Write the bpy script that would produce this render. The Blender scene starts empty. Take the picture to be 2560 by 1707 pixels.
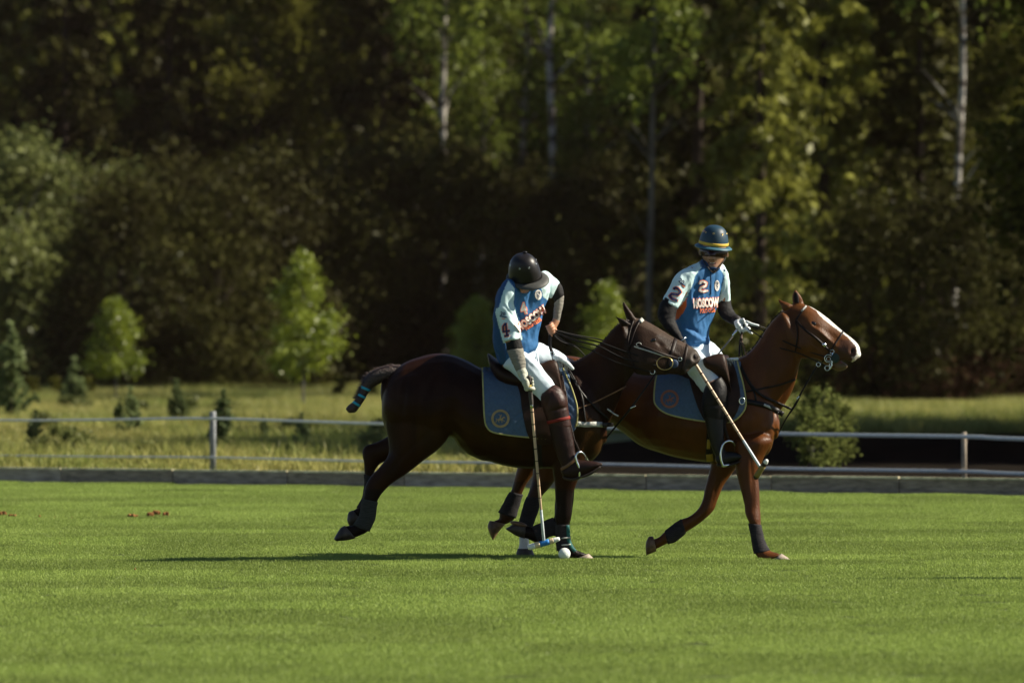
import bpy, bmesh, math, random
import numpy as np
from mathutils import Vector, Matrix, noise
from mathutils.bvhtree import BVHTree

# ------------------------------------------------------------ camera, light
scn = bpy.context.scene
C = scn.collection
F = 14222.0            # focal length of a 200 mm lens in pixels of the photograph
CAMH = 1.6
HOR = 866.0
cam_d = bpy.data.cameras.new('camera'); cam = bpy.data.objects.new('camera', cam_d); C.objects.link(cam)
cam.location = (0, 0, CAMH)
cam.rotation_euler = (math.radians(90) + 12.5 / F, 0, 0)
cam_d.sensor_width = 36; cam_d.lens = 200; cam_d.clip_start = 0.5; cam_d.clip_end = 2500
cam_d.dof.use_dof = True; cam_d.dof.focus_distance = 42.6; cam_d.dof.aperture_fstop = 3.1
scn.camera = cam
SUN_EL, SUN_AZ = 38.0, 2.0      # azimuth: degrees behind the picture plane, from the right
w = bpy.data.worlds.new('World'); scn.world = w; w.use_nodes = True
nt = w.node_tree; bg = nt.nodes['Background']
sky = nt.nodes.new('ShaderNodeTexSky'); sky.sky_type = 'NISHITA'; sky.sun_disc = False
sky.sun_elevation = math.radians(SUN_EL); sky.sun_rotation = math.radians(90 - SUN_AZ)
sky.air_density = 0.75; sky.dust_density = 0.25; sky.ozone_density = 0.7
nt.links.new(sky.outputs[0], bg.inputs[0]); bg.inputs[1].default_value = 0.05
sd = bpy.data.lights.new('sun', 'SUN'); sun = bpy.data.objects.new('sun', sd); C.objects.link(sun)
sd.energy = 5.0; sd.angle = math.radians(0.5); sd.color = (1.0, 0.92, 0.76)
_d = Vector((math.cos(math.radians(SUN_AZ)) * math.cos(math.radians(SUN_EL)),
             math.sin(math.radians(SUN_AZ)) * math.cos(math.radians(SUN_EL)), math.sin(math.radians(SUN_EL))))
sun.rotation_euler = _d.to_track_quat('Z', 'Y').to_euler()
sun.location = (30, 20, 40)
vs = scn.view_settings
vs.view_transform = 'Standard'; vs.look = 'None'; vs.gamma = 1.0; vs.use_curve_mapping = False; vs.exposure = 1.0

# ------------------------------------------------------------ helpers
def W(px, py, y):
    return Vector(((px - 1280) * y / F, y, CAMH - (py - HOR) * y / F))
def ground_y(py):
    return F * CAMH / (py - HOR)

def setp(o, label=None, cat=None, group=None, kind=None):
    if label: o['label'] = label
    if cat: o['category'] = cat
    if group: o['group'] = group
    if kind: o['kind'] = kind
    return o
def thing(name, label, cat, loc=(0, 0, 0), group=None, kind=None):
    o = bpy.data.objects.new(name, None); C.objects.link(o); o.location = loc; o.empty_display_size = 0.2
    o['org'] = [float(v) for v in loc]
    return setp(o, label, cat, group, kind)
def origin(parent):
    while parent is not None and parent.parent is not None: parent = parent.parent
    return Vector(parent['org']) if parent is not None and 'org' in parent else Vector((0, 0, 0))
def smooth_shade(me):
    me.polygons.foreach_set('use_smooth', [True] * len(me.polygons))
def obj(name, vf, material, parent=None, smooth=True, label=None):
    """vf: (verts, faces) or a mesh, in world coordinates"""
    if isinstance(vf, bpy.types.Mesh): me = vf
    else:
        me = bpy.data.meshes.new(name); me.from_pydata([tuple(v) for v in vf[0]], [], vf[1]); me.update()
    if smooth: smooth_shade(me)
    if material is not None and len(me.materials) == 0: me.materials.append(material)
    o = bpy.data.objects.new(name, me); C.objects.link(o)
    if parent is not None:
        og = origin(parent)
        if og.length > 0: me.transform(Matrix.Translation(-og))
        o.parent = parent
    else:
        # a top-level mesh gets its origin at the base of its own shape
        vs_ = np.zeros(len(me.vertices) * 3); me.vertices.foreach_get('co', vs_); vs_ = vs_.reshape(-1, 3)
        c = Vector(((vs_[:, 0].min() + vs_[:, 0].max()) / 2, (vs_[:, 1].min() + vs_[:, 1].max()) / 2, vs_[:, 2].min()))
        me.transform(Matrix.Translation(-c)); o.location = c; o['org'] = list(c)
    if label: o['label'] = label
    return o

def cr(p0, p1, p2, p3, t):
    return 0.5 * ((2 * p1) + (-p0 + p2) * t + (2 * p0 - 5 * p1 + 4 * p2 - p3) * t * t + (-p0 + 3 * p1 - 3 * p2 + p3) * t ** 3)
def crom(arr, sub):
    arr = [np.array(a, float) for a in arr]; out = []
    for i in range(len(arr) - 1):
        p0 = arr[i - 1] if i > 0 else 2 * arr[0] - arr[1]
        p3 = arr[i + 2] if i + 2 < len(arr) else 2 * arr[-1] - arr[-2]
        for k in range(sub): out.append(cr(p0, arr[i], arr[i + 1], p3, k / sub))
    out.append(arr[-1]); return out

class MB:
    def __init__(s): s.v = []; s.f = []
    def add(s, v, f):
        b = len(s.v); s.v += [Vector(p) for p in v]; s.f += [tuple(i + b for i in q) for q in f]; return s
    def vf(s): return (s.v, s.f)

def rings(rs, close=True):
    """rs: rings of equal length -> closed skin"""
    n = len(rs[0]); v = [p for r in rs for p in r]; f = []
    for i in range(len(rs) - 1):
        for j in range(n):
            k = (j + 1) % n
            f.append((i * n + j, i * n + k, (i + 1) * n + k, (i + 1) * n + j))
    if close:
        a = sum((Vector(p) for p in rs[0]), Vector()) / n; b = sum((Vector(p) for p in rs[-1]), Vector()) / n
        v.append(a); ia = len(v) - 1; v.append(b); ib = len(v) - 1
        for j in range(n):
            k = (j + 1) % n
            f.append((ia, k, j)); f.append((ib, (len(rs) - 1) * n + j, (len(rs) - 1) * n + k))
    return v, f

def loft(secs, n=20, sub=4, cap=(0.7, 0.7), egg=0.0, grow=1.0, power=1.0, shear=0.0):
    """secs: (ax, ay, bx, by, y, halfthickness): two outline points in photo pixels, their distance and the half depth"""
    S = crom(secs, sub); rs = []
    data = []
    for s in S:
        A = W(s[0], s[1], s[4]); B = W(s[2], s[3], s[4]); data.append(((A + B) / 2, (A - B) / 2 * grow, max(s[5], .002) * grow))
    def ring(c, h, t):
        r = []
        for j in range(n):
            a = 2 * math.pi * j / n; ca, sa = math.cos(a), math.sin(a)
            if power != 1.0:
                ca = math.copysign(abs(ca) ** power, ca); sa = math.copysign(abs(sa) ** power, sa)
            r.append(c + h * ca + Vector((0, 1, 0)) * (t * sa * (1 - egg * ca) + shear * ca * h.length))
        return r
    def caps(i, j, f):
        c, h, t = data[i]; ax = c - data[j][0]
        if ax.length < 1e-6: return []
        ax.normalize(); r = min(h.length, t) * f; out = []
        for k in (0.35, 0.7, 0.93):
            out.append(ring(c + ax * r * k, h * math.sqrt(1 - k * k), t * math.sqrt(1 - k * k)))
        return out
    rs = list(reversed(caps(0, 1, cap[0]))) if cap[0] > 0 else []
    rs += [ring(*d) for d in data]
    if cap[1] > 0: rs += caps(-1, -2, cap[1])
    return rings(rs)

def tube(pts, rad, n=10, sub=1, cap=True, flat=1.0, up=None):
    """tube through 3D points; rad number or list; flat squashes it along its binormal"""
    P = [Vector(p) for p in pts]
    R = list(rad) if hasattr(rad, '__len__') else [rad] * len(P)
    if sub > 1:
        q = crom([list(p) + [r] for p, r in zip(P, R)], sub); P = [Vector(a[:3]) for a in q]; R = [a[3] for a in q]
    rs = []; t0 = None; u = None
    for i, p in enumerate(P):
        t = (P[min(i + 1, len(P) - 1)] - P[max(i - 1, 0)])
        if t.length < 1e-9: t = t0 or Vector((0, 0, 1))
        t.normalize()
        if u is None:
            ref = Vector(up) if up is not None else (Vector((0, 1, 0)) if abs(t.y) < .9 else Vector((1, 0, 0)))
            u = (ref - t * ref.dot(t)).normalized()
        else: u = (u - t * u.dot(t)).normalized()
        b = t.cross(u); t0 = t
        def rg(c, s): return [c + (u * math.cos(2 * math.pi * j / n) * flat + b * math.sin(2 * math.pi * j / n)) * R[i] * s for j in range(n)]
        if i == 0 and cap: rs.append(rg(p - t * R[i] * .6, .6))
        rs.append(rg(p, 1))
        if i == len(P) - 1 and cap: rs.append(rg(p + t * R[i] * .6, .6))
    return rings(rs)

def ellipsoid(c, rx, ry, rz, rot=None, n=16, m=10):
    rs = []
    for i in range(1, m):
        a = math.pi * i / m
        rs.append([Vector((rx * math.sin(a) * math.cos(2 * math.pi * j / n), ry * math.sin(a) * math.sin(2 * math.pi * j / n), rz * math.cos(a))) for j in range(n)])
    v, f = rings(rs)
    v[-2] = Vector((0, 0, rz)); v[-1] = Vector((0, 0, -rz))
    if rot is not None: v = [rot @ p for p in v]
    return [Vector(c) + p for p in v], f
def pxball(px, py, y, rx, rz, ry, ang=0):
    s = y / F
    return ellipsoid(W(px, py, y), rx * s, ry, rz * s, Matrix.Rotation(math.radians(ang), 3, 'Y'))

def remesh(vf, voxel=0.011, smooth=4, fac=0.5):
    me = bpy.data.meshes.new('tmp'); me.from_pydata([tuple(v) for v in vf[0]], [], vf[1]); me.update()
    o = bpy.data.objects.new('tmp', me); C.objects.link(o)
    m = o.modifiers.new('r', 'REMESH'); m.mode = 'VOXEL'; m.voxel_size = voxel; m.use_smooth_shade = True
    if smooth:
        s = o.modifiers.new('s', 'SMOOTH'); s.factor = fac; s.iterations = smooth
    dg = bpy.context.evaluated_depsgraph_get(); dg.update()
    out = bpy.data.meshes.new_from_object(o.evaluated_get(dg)); bpy.data.objects.remove(o); bpy.data.meshes.remove(me)
    out.materials.clear()
    return out
def bvh_of(me):
    return BVHTree.FromPolygons([v.co.copy() for v in me.vertices], [tuple(p.vertices) for p in me.polygons])
def coords(me):
    a = np.zeros(len(me.vertices) * 3); me.vertices.foreach_get('co', a); return a.reshape(-1, 3)
def normals(me):
    a = np.zeros(len(me.vertices) * 3); me.vertices.foreach_get('normal', a); return a.reshape(-1, 3)
def setco(me, a):
    me.vertices.foreach_set('co', a.reshape(-1)); me.update()
def topx(a):
    return 1280 + a[:, 0] * F / a[:, 1], HOR + (CAMH - a[:, 2]) * F / a[:, 1]
def bumps(me, lst, side=-1):
    """soft muscles and hollows: (px, py, rx, ry, angle, height)"""
    a = coords(me); nrm = normals(me); px, py = topx(a); d = np.zeros(len(a))
    for (x, y, rx, ry, an, h) in lst:
        c, s = math.cos(math.radians(an)), math.sin(math.radians(an))
        u = ((px - x) * c + (py - y) * s) / rx; v = (-(px - x) * s + (py - y) * c) / ry
        d += h * np.exp(-(u * u + v * v))
    d *= np.clip(-nrm[:, 1] * 2.0 if side < 0 else np.abs(nrm[:, 1]) * 2.0, 0, 1)
    setco(me, a + nrm * d[:, None])
def inpoly(px, py, poly):
    r = np.zeros(len(px), bool); n = len(poly)
    for i in range(n):
        x1, y1 = poly[i]; x2, y2 = poly[(i + 1) % n]
        c = ((y1 > py) != (y2 > py)) & (px < (x2 - x1) * (py - y1) / ((y2 - y1) or 1e-9) + x1)
        r ^= c
    return r
def paint(me, base, regs, name='coat'):
    """colours by region; regs: (poly or function, colour, strength, only_near)"""
    a = coords(me); nrm = normals(me); px, py = topx(a); col = np.tile(np.array(base, float), (len(a), 1))
    for r in regs:
        poly, c, st = r[:3]
        m = poly(px, py, a, nrm) if callable(poly) else inpoly(px, py, poly).astype(float)
        m = m.astype(float) * st
        if len(r) > 3 and r[3]: m *= (nrm[:, 1] < 0.25)
        col = col * (1 - m[:, None]) + np.array(c, float) * m[:, None]
    at = me.color_attributes.new(name, 'FLOAT_COLOR', 'POINT')
    at.data.foreach_set('color', np.hstack([col, np.ones((len(a), 1))]).reshape(-1))
def fold(me, amp, sc, seed=0, mask=None):
    a = coords(me); nrm = normals(me); px, py = topx(a); d = np.zeros(len(a))
    for i, p in enumerate(a):
        q = Vector((p[0] * sc[0], p[1] * sc[1], p[2] * sc[2] + seed))
        r = noise.noise(q); r2 = noise.noise(q * 2.1 + Vector((5, 3, 1)))
        d[i] = (1 - 2 * abs(r)) * .7 + (1 - 2 * abs(r2)) * .3 - .5
    if mask is not None: d *= mask(px, py)
    setco(me, a + nrm * (amp * d)[:, None])

def wrap_band(bvh, A, B, width, thick, n=32, k=4, start=None, arc=(0, 1), taper=None, axis=(0, 1, 0), skew=0):
    """a band laid round a limb: A and B are opposite outline points"""
    c = (A + B) / 2; u = (A - B).normalized(); v = Vector(axis); v = (v - u * v.dot(u)).normalized(); wv = u.cross(v)
    R = start or ((A - B).length * .5 + .05)
    full = arc == (0, 1); out = []; inn = []
    for j in range(n + (0 if full else 1)):
        th = 2 * math.pi * (arc[0] + (arc[1] - arc[0]) * j / n); r = u * math.cos(th) + v * math.sin(th); ro = []; ri = []
        for i in range(k + 1):
            o = wv * width * (i / k - .5) + c
            h = bvh.ray_cast(o + r * R, -r, R) if bvh else (None,)
            p = h[0] if h[0] is not None else None
            ro.append(p); ri.append((o, r))
        out.append(ro); inn.append(ri)
    # fill misses with the mean radius
    ds = [((p - inn[j][i][0]).length) for j, ro in enumerate(out) for i, p in enumerate(ro) if p is not None]
    md = sum(ds) / len(ds) if ds else R * .7
    v_, f_ = [], []
    for j in range(len(out)):
        for i in range(k + 1):
            o, r = inn[j][i]; p = out[j][i] if out[j][i] is not None else o + r * md
            e = 1.0 if 0 < i < k else .55
            v_.append(p + r * thick * e)
        for i in (k, 0):
            o, r = inn[j][i]; p = out[j][i] if out[j][i] is not None else o + r * md
            v_.append(p - r * .004)
    m = k + 3; N = len(out)
    for j in range(N if full else N - 1):
        q = (j + 1) % N
        for i in range(m):
            ii = (i + 1) % m
            f_.append((j * m + i, q * m + i, q * m + ii, j * m + ii))
    return v_, f_

def surf(bvh, px, py, off=0.0, default=None):
    o = Vector((0, 0, CAMH)); d = (W(px, py, 42.0) - o).normalized()
    h = bvh.ray_cast(o + d * 40, d, 6)
    if h[0] is None: return None if default is None else W(px, py, default - off)
    return h[0] - d * off

def strap(bvh, pts, width, thick=.004, off=.003, default=None, step=5.0, sub=3):
    """flat strap lying on the near surface along a line of photo pixels; width in pixels"""
    P = crom(pts, sub) if len(pts) > 2 else [np.array(p, float) for p in pts]
    Q = [P[0]]
    for a, b in zip(P[:-1], P[1:]):
        L = np.linalg.norm(b[:2] - a[:2]); k = max(1, int(L / step))
        for i in range(1, k + 1): Q.append(a + (b - a) * i / k)
    rows = []; last = None
    for i, q in enumerate(Q):
        t = Q[min(i + 1, len(Q) - 1)][:2] - Q[max(i - 1, 0)][:2]; t = t / (np.linalg.norm(t) + 1e-9); nn = np.array((-t[1], t[0]))
        ys = []
        for s in (-1, 0, 1):
            h = surf(bvh, *(q[:2] + nn * s * width / 2)); ys.append(None if h is None else h.y)
        got = [y for y in ys if y is not None]
        rows.append([q[:2], nn, min(got) if got else None, ys])
    val = [(i, r[2]) for i, r in enumerate(rows) if r[2] is not None]
    v, f = [], []
    for i, r in enumerate(rows):
        if r[2] is None:
            if default is not None: y = default
            elif val: y = min(val, key=lambda t: abs(t[0] - i))[1]
            else: y = 42.5
            ys = [y, y, y]
        else: ys = [yy if yy is not None else r[2] for yy in r[3]]; ys = [min(yy, r[2] + .012) for yy in ys]
        for s, yy in zip((-1, 0, 1), ys):
            v.append(W(r[0][0] + r[1][0] * s * width / 2, r[0][1] + r[1][1] * s * width / 2, yy - off - thick * (1.0 if s == 0 else .7)))
        for s, yy in zip((1, -1), (ys[2], ys[0])):
            v.append(W(r[0][0] + r[1][0] * s * width / 2, r[0][1] + r[1][1] * s * width / 2, yy + .004))
    m = 5
    for i in range(len(rows) - 1):
        for j in range(m):
            k = (j + 1) % m; f.append((i * m + j, i * m + k, (i + 1) * m + k, (i + 1) * m + j))
    f.append(tuple(range(m))[::-1]); f.append(tuple((len(rows) - 1) * m + j for j in range(m)))
    return v, f

def torus(c, R, r, ax=(0, 1, 0), n=28, m=8, sx=1.0, sz=1.0):
    """ring round axis ax"""
    q = Vector((0, 1, 0)).rotation_difference(Vector(ax).normalized()).to_matrix(); v, f = [], []
    for i in range(n):
        a = 2 * math.pi * i / n
        for j in range(m):
            b = 2 * math.pi * j / m; rr = R + r * math.cos(b)
            v.append(Vector(c) + q @ Vector((rr * math.cos(a) * sx, r * math.sin(b), rr * math.sin(a) * sz)))
    for i in range(n):
        for j in range(m):
            f.append((i * m + j, ((i + 1) % n) * m + j, ((i + 1) % n) * m + (j + 1) % m, i * m + (j + 1) % m))
    return v, f
def box(c, sx, sy, sz, rot=None, bev=0.0):
    v = []; 
    for x in (-1, 1):
        for y in (-1, 1):
            for z in (-1, 1):
                p = Vector((x * sx / 2, y * sy / 2, z * sz / 2)); v.append(Vector(c) + (rot @ p if rot else p))
    return v, [(0, 1, 3, 2), (4, 6, 7, 5), (0, 4, 5, 1), (2, 3, 7, 6), (0, 2, 6, 4), (1, 5, 7, 3)]

# ------------------------------------------------------------ materials
def mat(name, col, rough=.6, spec=.4, metal=0., var=.15, vscale=20., bump=0., bscale=60., attr=None, sheen=0., col2=None, stretch=(1, 1, 1), coat=0.):
    m = bpy.data.materials.new(name); m.use_nodes = True; t = m.node_tree; N = t.nodes; b = N['Principled BSDF']
    b.inputs['Roughness'].default_value = rough; b.inputs['Specular IOR Level'].default_value = spec
    b.inputs['Metallic'].default_value = metal; b.inputs['Sheen Weight'].default_value = sheen; b.inputs['Coat Weight'].default_value = coat
    tc = N.new('ShaderNodeTexCoord'); mp = N.new('ShaderNodeMapping'); mp.inputs['Scale'].default_value = stretch
    t.links.new(tc.outputs['Object'], mp.inputs[0])
    no = N.new('ShaderNodeTexNoise'); no.inputs['Scale'].default_value = vscale; no.inputs['Detail'].default_value = 4
    t.links.new(mp.outputs[0], no.inputs[0])
    mx = N.new('ShaderNodeMix'); mx.data_type = 'RGBA'
    r = N.new('ShaderNodeMapRange'); r.inputs[1].default_value = .3; r.inputs[2].default_value = .7
    t.links.new(no.outputs[0], r.inputs[0]); t.links.new(r.outputs[0], mx.inputs[0])
    if attr:
        at = N.new('ShaderNodeAttribute'); at.attribute_name = attr
        s1 = N.new('ShaderNodeVectorMath'); s1.operation = 'SCALE'; s1.inputs[3].default_value = 1 - var
        s2 = N.new('ShaderNodeVectorMath'); s2.operation = 'SCALE'; s2.inputs[3].default_value = 1 + var
        t.links.new(at.outputs['Color'], s1.inputs[0]); t.links.new(at.outputs['Color'], s2.inputs[0])
        t.links.new(s1.outputs[0], mx.inputs[6]); t.links.new(s2.outputs[0], mx.inputs[7])
    else:
        c2 = col2 or tuple(min(1, c * (1 + var)) for c in col)
        mx.inputs[6].default_value = (*[c * (1 - var) for c in col], 1); mx.inputs[7].default_value = (*c2, 1)
    t.links.new(mx.outputs[2], b.inputs['Base Color'])
    if bump:
        n2 = N.new('ShaderNodeTexNoise'); n2.inputs['Scale'].default_value = bscale; n2.inputs['Detail'].default_value = 3
        t.links.new(mp.outputs[0], n2.inputs[0])
        bp = N.new('ShaderNodeBump'); bp.inputs['Strength'].default_value = bump; bp.inputs['Distance'].default_value = .01
        t.links.new(n2.outputs[0], bp.inputs['Height']); t.links.new(bp.outputs[0], b.inputs['Normal'])
    return m
def leafmat(name, col, col2, trans=.35, island=True, wscale=.6, spec=.25, wamp=.55):
    m = bpy.data.materials.new(name); m.use_nodes = True; t = m.node_tree; N = t.nodes; N.remove(N['Principled BSDF'])
    out = N['Material Output']; g = N.new('ShaderNodeNewGeometry'); oi = N.new('ShaderNodeObjectInfo')
    no = N.new('ShaderNodeTexNoise'); no.inputs['Scale'].default_value = wscale; no.inputs['Detail'].default_value = 2
    t.links.new(g.outputs['Position'], no.inputs[0])
    a = N.new('ShaderNodeMath'); a.operation = 'MULTIPLY_ADD'; a.inputs[1].default_value = .55; t.links.new(g.outputs['Random Per Island'], a.inputs[0])
    r = N.new('ShaderNodeMapRange'); r.inputs[1].default_value = .35; r.inputs[2].default_value = .68; r.inputs[3].default_value = (.55 - wamp) / 2; r.inputs[4].default_value = (.55 + wamp) / 2
    t.links.new(no.outputs[0], r.inputs[0]); t.links.new(r.outputs[0], a.inputs[2])
    mx = N.new('ShaderNodeMix'); mx.data_type = 'RGBA'; mx.inputs[6].default_value = (*col, 1); mx.inputs[7].default_value = (*col2, 1)
    t.links.new(a.outputs[0], mx.inputs[0])
    hsv = N.new('ShaderNodeHueSaturation'); mr = N.new('ShaderNodeMapRange'); mr.inputs[3].default_value = .8; mr.inputs[4].default_value = 1.2
    t.links.new(oi.outputs['Random'], mr.inputs[0]); t.links.new(mr.outputs[0], hsv.inputs['Value']); t.links.new(mx.outputs[2], hsv.inputs['Color'])
    d = N.new('ShaderNodeBsdfDiffuse'); tr = N.new('ShaderNodeBsdfTranslucent'); ms = N.new('ShaderNodeMixShader'); ms.inputs[0].default_value = trans
    gl = N.new('ShaderNodeBsdfGlossy'); gl.inputs['Roughness'].default_value = .45; ms2 = N.new('ShaderNodeMixShader'); ms2.inputs[0].default_value = spec * .15
    t.links.new(hsv.outputs[0], d.inputs[0]); t.links.new(hsv.outputs[0], tr.inputs[0])
    t.links.new(d.outputs[0], ms.inputs[1]); t.links.new(tr.outputs[0], ms.inputs[2])
    t.links.new(ms.outputs[0], ms2.inputs[1]); t.links.new(gl.outputs[0], ms2.inputs[2]); t.links.new(ms2.outputs[0], out.inputs[0])
    return m

# ============================================================ setting: ground, meadow, boards, fence
def sheet(name, poly, z, m, kind='structure'):
    o = obj(name, ([Vector((x, y, z)) for x, y in poly], [tuple(range(len(poly)))]), m, smooth=False); o['kind'] = kind; return o
M_soil = mat('turf soil', (.055, .075, .018), .95, .1, var=.3, vscale=3, bump=.3)
M_meadow = mat('meadow soil', (.15, .13, .045), .95, .1, var=.35, vscale=.35, col2=(.10, .13, .035), bump=.3)
M_floor = mat('forest floor', (.045, .026, .016), .95, .1, var=.3, vscale=.5, col2=(.035, .04, .014))
# line of the side boards: from (0 px, 1203) to (2560 px, 1235)
KL = W(0, 1203, ground_y(1203)); KR = W(2560, 1237, ground_y(1237)); KD = (KR - KL).normalized(); KN = Vector((-KD.y, KD.x, 0))
def kerb_at(x): return KL + KD * ((x - KL.x) / KD.x)
sheet('ground', [(-900, -60), (900, -60), (900, 1800), (-900, 1800)], -.03, M_floor)
a, b = kerb_at(-26), kerb_at(26)
sheet('polo_field', [(-60, -30), (60, -30), (60, kerb_at(60).y), (-60, kerb_at(-60).y)], 0, M_soil)
sheet('meadow', [(-60, kerb_at(-60).y + .13), (60, kerb_at(60).y + .13), (60, 138), (24, 150), (6, 206), (-60, 210)], 0, M_meadow)

def scatter(name, patch, size, x0, x1, y0, y1, step, m, label, cat, smin, smax, seed, edge=None, hole=None):
    """one object: its mesh is one patch of plants, laid over the field by geometry nodes"""
    v, f = patch; me = bpy.data.meshes.new(name); me.from_pydata(v, [], f); me.update(); me.materials.append(m)
    o = bpy.data.objects.new(name, me); C.objects.link(o); setp(o, label, cat, kind='stuff')
    g = bpy.data.node_groups.new(name, 'GeometryNodeTree')
    g.interface.new_socket('Geometry', in_out='INPUT', socket_type='NodeSocketGeometry'); g.interface.new_socket('Geometry', in_out='OUTPUT', socket_type='NodeSocketGeometry')
    N = g.nodes; gi = N.new('NodeGroupInput'); go = N.new('NodeGroupOutput')
    nx = int((x1 - x0) / step) + 1; ny = int((y1 - y0) / step) + 1
    gr = N.new('GeometryNodeMeshGrid'); gr.inputs['Size X'].default_value = (nx - 1) * step; gr.inputs['Size Y'].default_value = (ny - 1) * step
    gr.inputs['Vertices X'].default_value = nx; gr.inputs['Vertices Y'].default_value = ny
    tf = N.new('GeometryNodeTransform'); tf.inputs['Translation'].default_value = ((x0 + x1) / 2, (y0 + y1) / 2, 0)
    g.links.new(gr.outputs[0], tf.inputs[0]); last = tf.outputs[0]
    if edge is not None:     # drop points beyond a straight line  (keep where  n.p < d  ... sign s)
        n_, d_, s_ = edge
        ps = N.new('GeometryNodeInputPosition'); dt = N.new('ShaderNodeVectorMath'); dt.operation = 'DOT_PRODUCT'; dt.inputs[1].default_value = n_
        cm = N.new('FunctionNodeCompare'); cm.operation = 'GREATER_THAN' if s_ > 0 else 'LESS_THAN'; cm.inputs[1].default_value = d_
        de = N.new('GeometryNodeDeleteGeometry')
        if hole is not None:
            sx_ = N.new('ShaderNodeSeparateXYZ'); g.links.new(ps.outputs[0], sx_.inputs[0]); cs = []
            for ax_, op_, val_ in hole:
                c_ = N.new('FunctionNodeCompare'); c_.operation = op_; c_.inputs[1].default_value = val_; g.links.new(sx_.outputs[ax_], c_.inputs[0]); cs.append(c_)
            an = N.new('FunctionNodeBooleanMath'); an.operation = 'AND'; g.links.new(cs[0].outputs[0], an.inputs[0]); g.links.new(cs[1].outputs[0], an.inputs[1])
            orr = N.new('FunctionNodeBooleanMath'); orr.operation = 'OR'; g.links.new(an.outputs[0], orr.inputs[0])
        g.links.new(ps.outputs[0], dt.inputs[0]); g.links.new(dt.outputs['Value'], cm.inputs[0]); g.links.new(last, de.inputs[0]); last = de.outputs[0]
        if hole is not None: g.links.new(cm.outputs[0], orr.inputs[1]); g.links.new(orr.outputs[0], de.inputs[1])
        else: g.links.new(cm.outputs[0], de.inputs[1])
    ip = N.new('GeometryNodeInstanceOnPoints'); rv = N.new('FunctionNodeRandomValue'); rv.data_type = 'FLOAT_VECTOR'
    rv.inputs[0].default_value = (0, 0, 0); rv.inputs[1].default_value = (0, 0, 6.28); rv.inputs['Seed'].default_value = seed
    rs = N.new('FunctionNodeRandomValue'); rs.data_type = 'FLOAT'; rs.inputs[2].default_value = smin; rs.inputs[3].default_value = smax; rs.inputs['Seed'].default_value = seed + 5
    cx = N.new('ShaderNodeCombineXYZ'); cx.inputs[0].default_value = 1.05; cx.inputs[1].default_value = 1.05
    g.links.new(rs.outputs[1], cx.inputs[2])
    g.links.new(last, ip.inputs['Points']); g.links.new(gi.outputs[0], ip.inputs['Instance']); g.links.new(rv.outputs[0], ip.inputs['Rotation']); g.links.new(cx.outputs[0], ip.inputs['Scale'])
    g.links.new(ip.outputs[0], go.inputs[0])
    md = o.modifiers.new('lay', 'NODES'); md.node_group = g
    return o
def blades(n, size, h0, h1, wd, seed, lean=.45, clump=0):
    R = np.random.RandomState(seed); v = []; f = []
    cx = R.uniform(-size / 2, size / 2, (max(1, clump), 2))
    for i in range(n):
        if clump: c = cx[R.randint(clump)] + R.normal(0, .06, 2)
        else: c = R.uniform(-size / 2, size / 2, 2)
        a = R.uniform(0, 6.28); h = R.uniform(h0, h1); l = R.normal(0, lean) * h; d = np.array((math.cos(a), math.sin(a))); w_ = wd * R.uniform(.6, 1.3)
        b = R.uniform(0, 6.28); s = np.array((math.cos(b), math.sin(b))) * w_ / 2
        m = c + d * l * .35; t = c + d * l
        k = len(v)
        v += [(c[0] - s[0], c[1] - s[1], 0), (c[0] + s[0], c[1] + s[1], 0), (m[0] + s[0] * .8, m[1] + s[1] * .8, h * .6), (m[0] - s[0] * .8, m[1] - s[1] * .8, h * .6), (t[0], t[1], h)]
        f += [(k, k + 1, k + 2, k + 3), (k + 3, k + 2, k + 4)]
    return v, f
M_turf = leafmat('turf blades', (.165, .232, .043), (.290, .368, .088), .35, wscale=.5, spec=.10, wamp=.25)
M_long = leafmat('meadow grass', (.11, .16, .028), (.37, .33, .11), .35, wscale=.22, spec=.1)
kd = KN.dot(KL)
scatter('turf_grass', blades(6500, 1.05, .010, .024, .0038, 3), 1, -7.5, 7.5, 24, 70, 1.0, M_turf, 'short mown green grass covering the polo field', 'grass', .9, 1.1, 4, edge=(tuple(KN), kd - .45, 1))
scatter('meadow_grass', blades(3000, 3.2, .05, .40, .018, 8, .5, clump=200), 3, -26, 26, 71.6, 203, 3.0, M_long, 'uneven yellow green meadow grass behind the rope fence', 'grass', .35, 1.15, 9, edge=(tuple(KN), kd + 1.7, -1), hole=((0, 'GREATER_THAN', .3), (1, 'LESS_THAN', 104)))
sheet('painted_shade', [(-.6, 66.2), (1.2, 64.9), (30, 58), (40, 105), (3.2, 104), (.9, 90), (-.8, 74)], .006, mat('painted ground shade', (.012, .010, .008), 1.0, .0, var=.4, vscale=1.5, bump=.4))  # near-black sheet puts the shade of the near meadow into the ground colour

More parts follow.
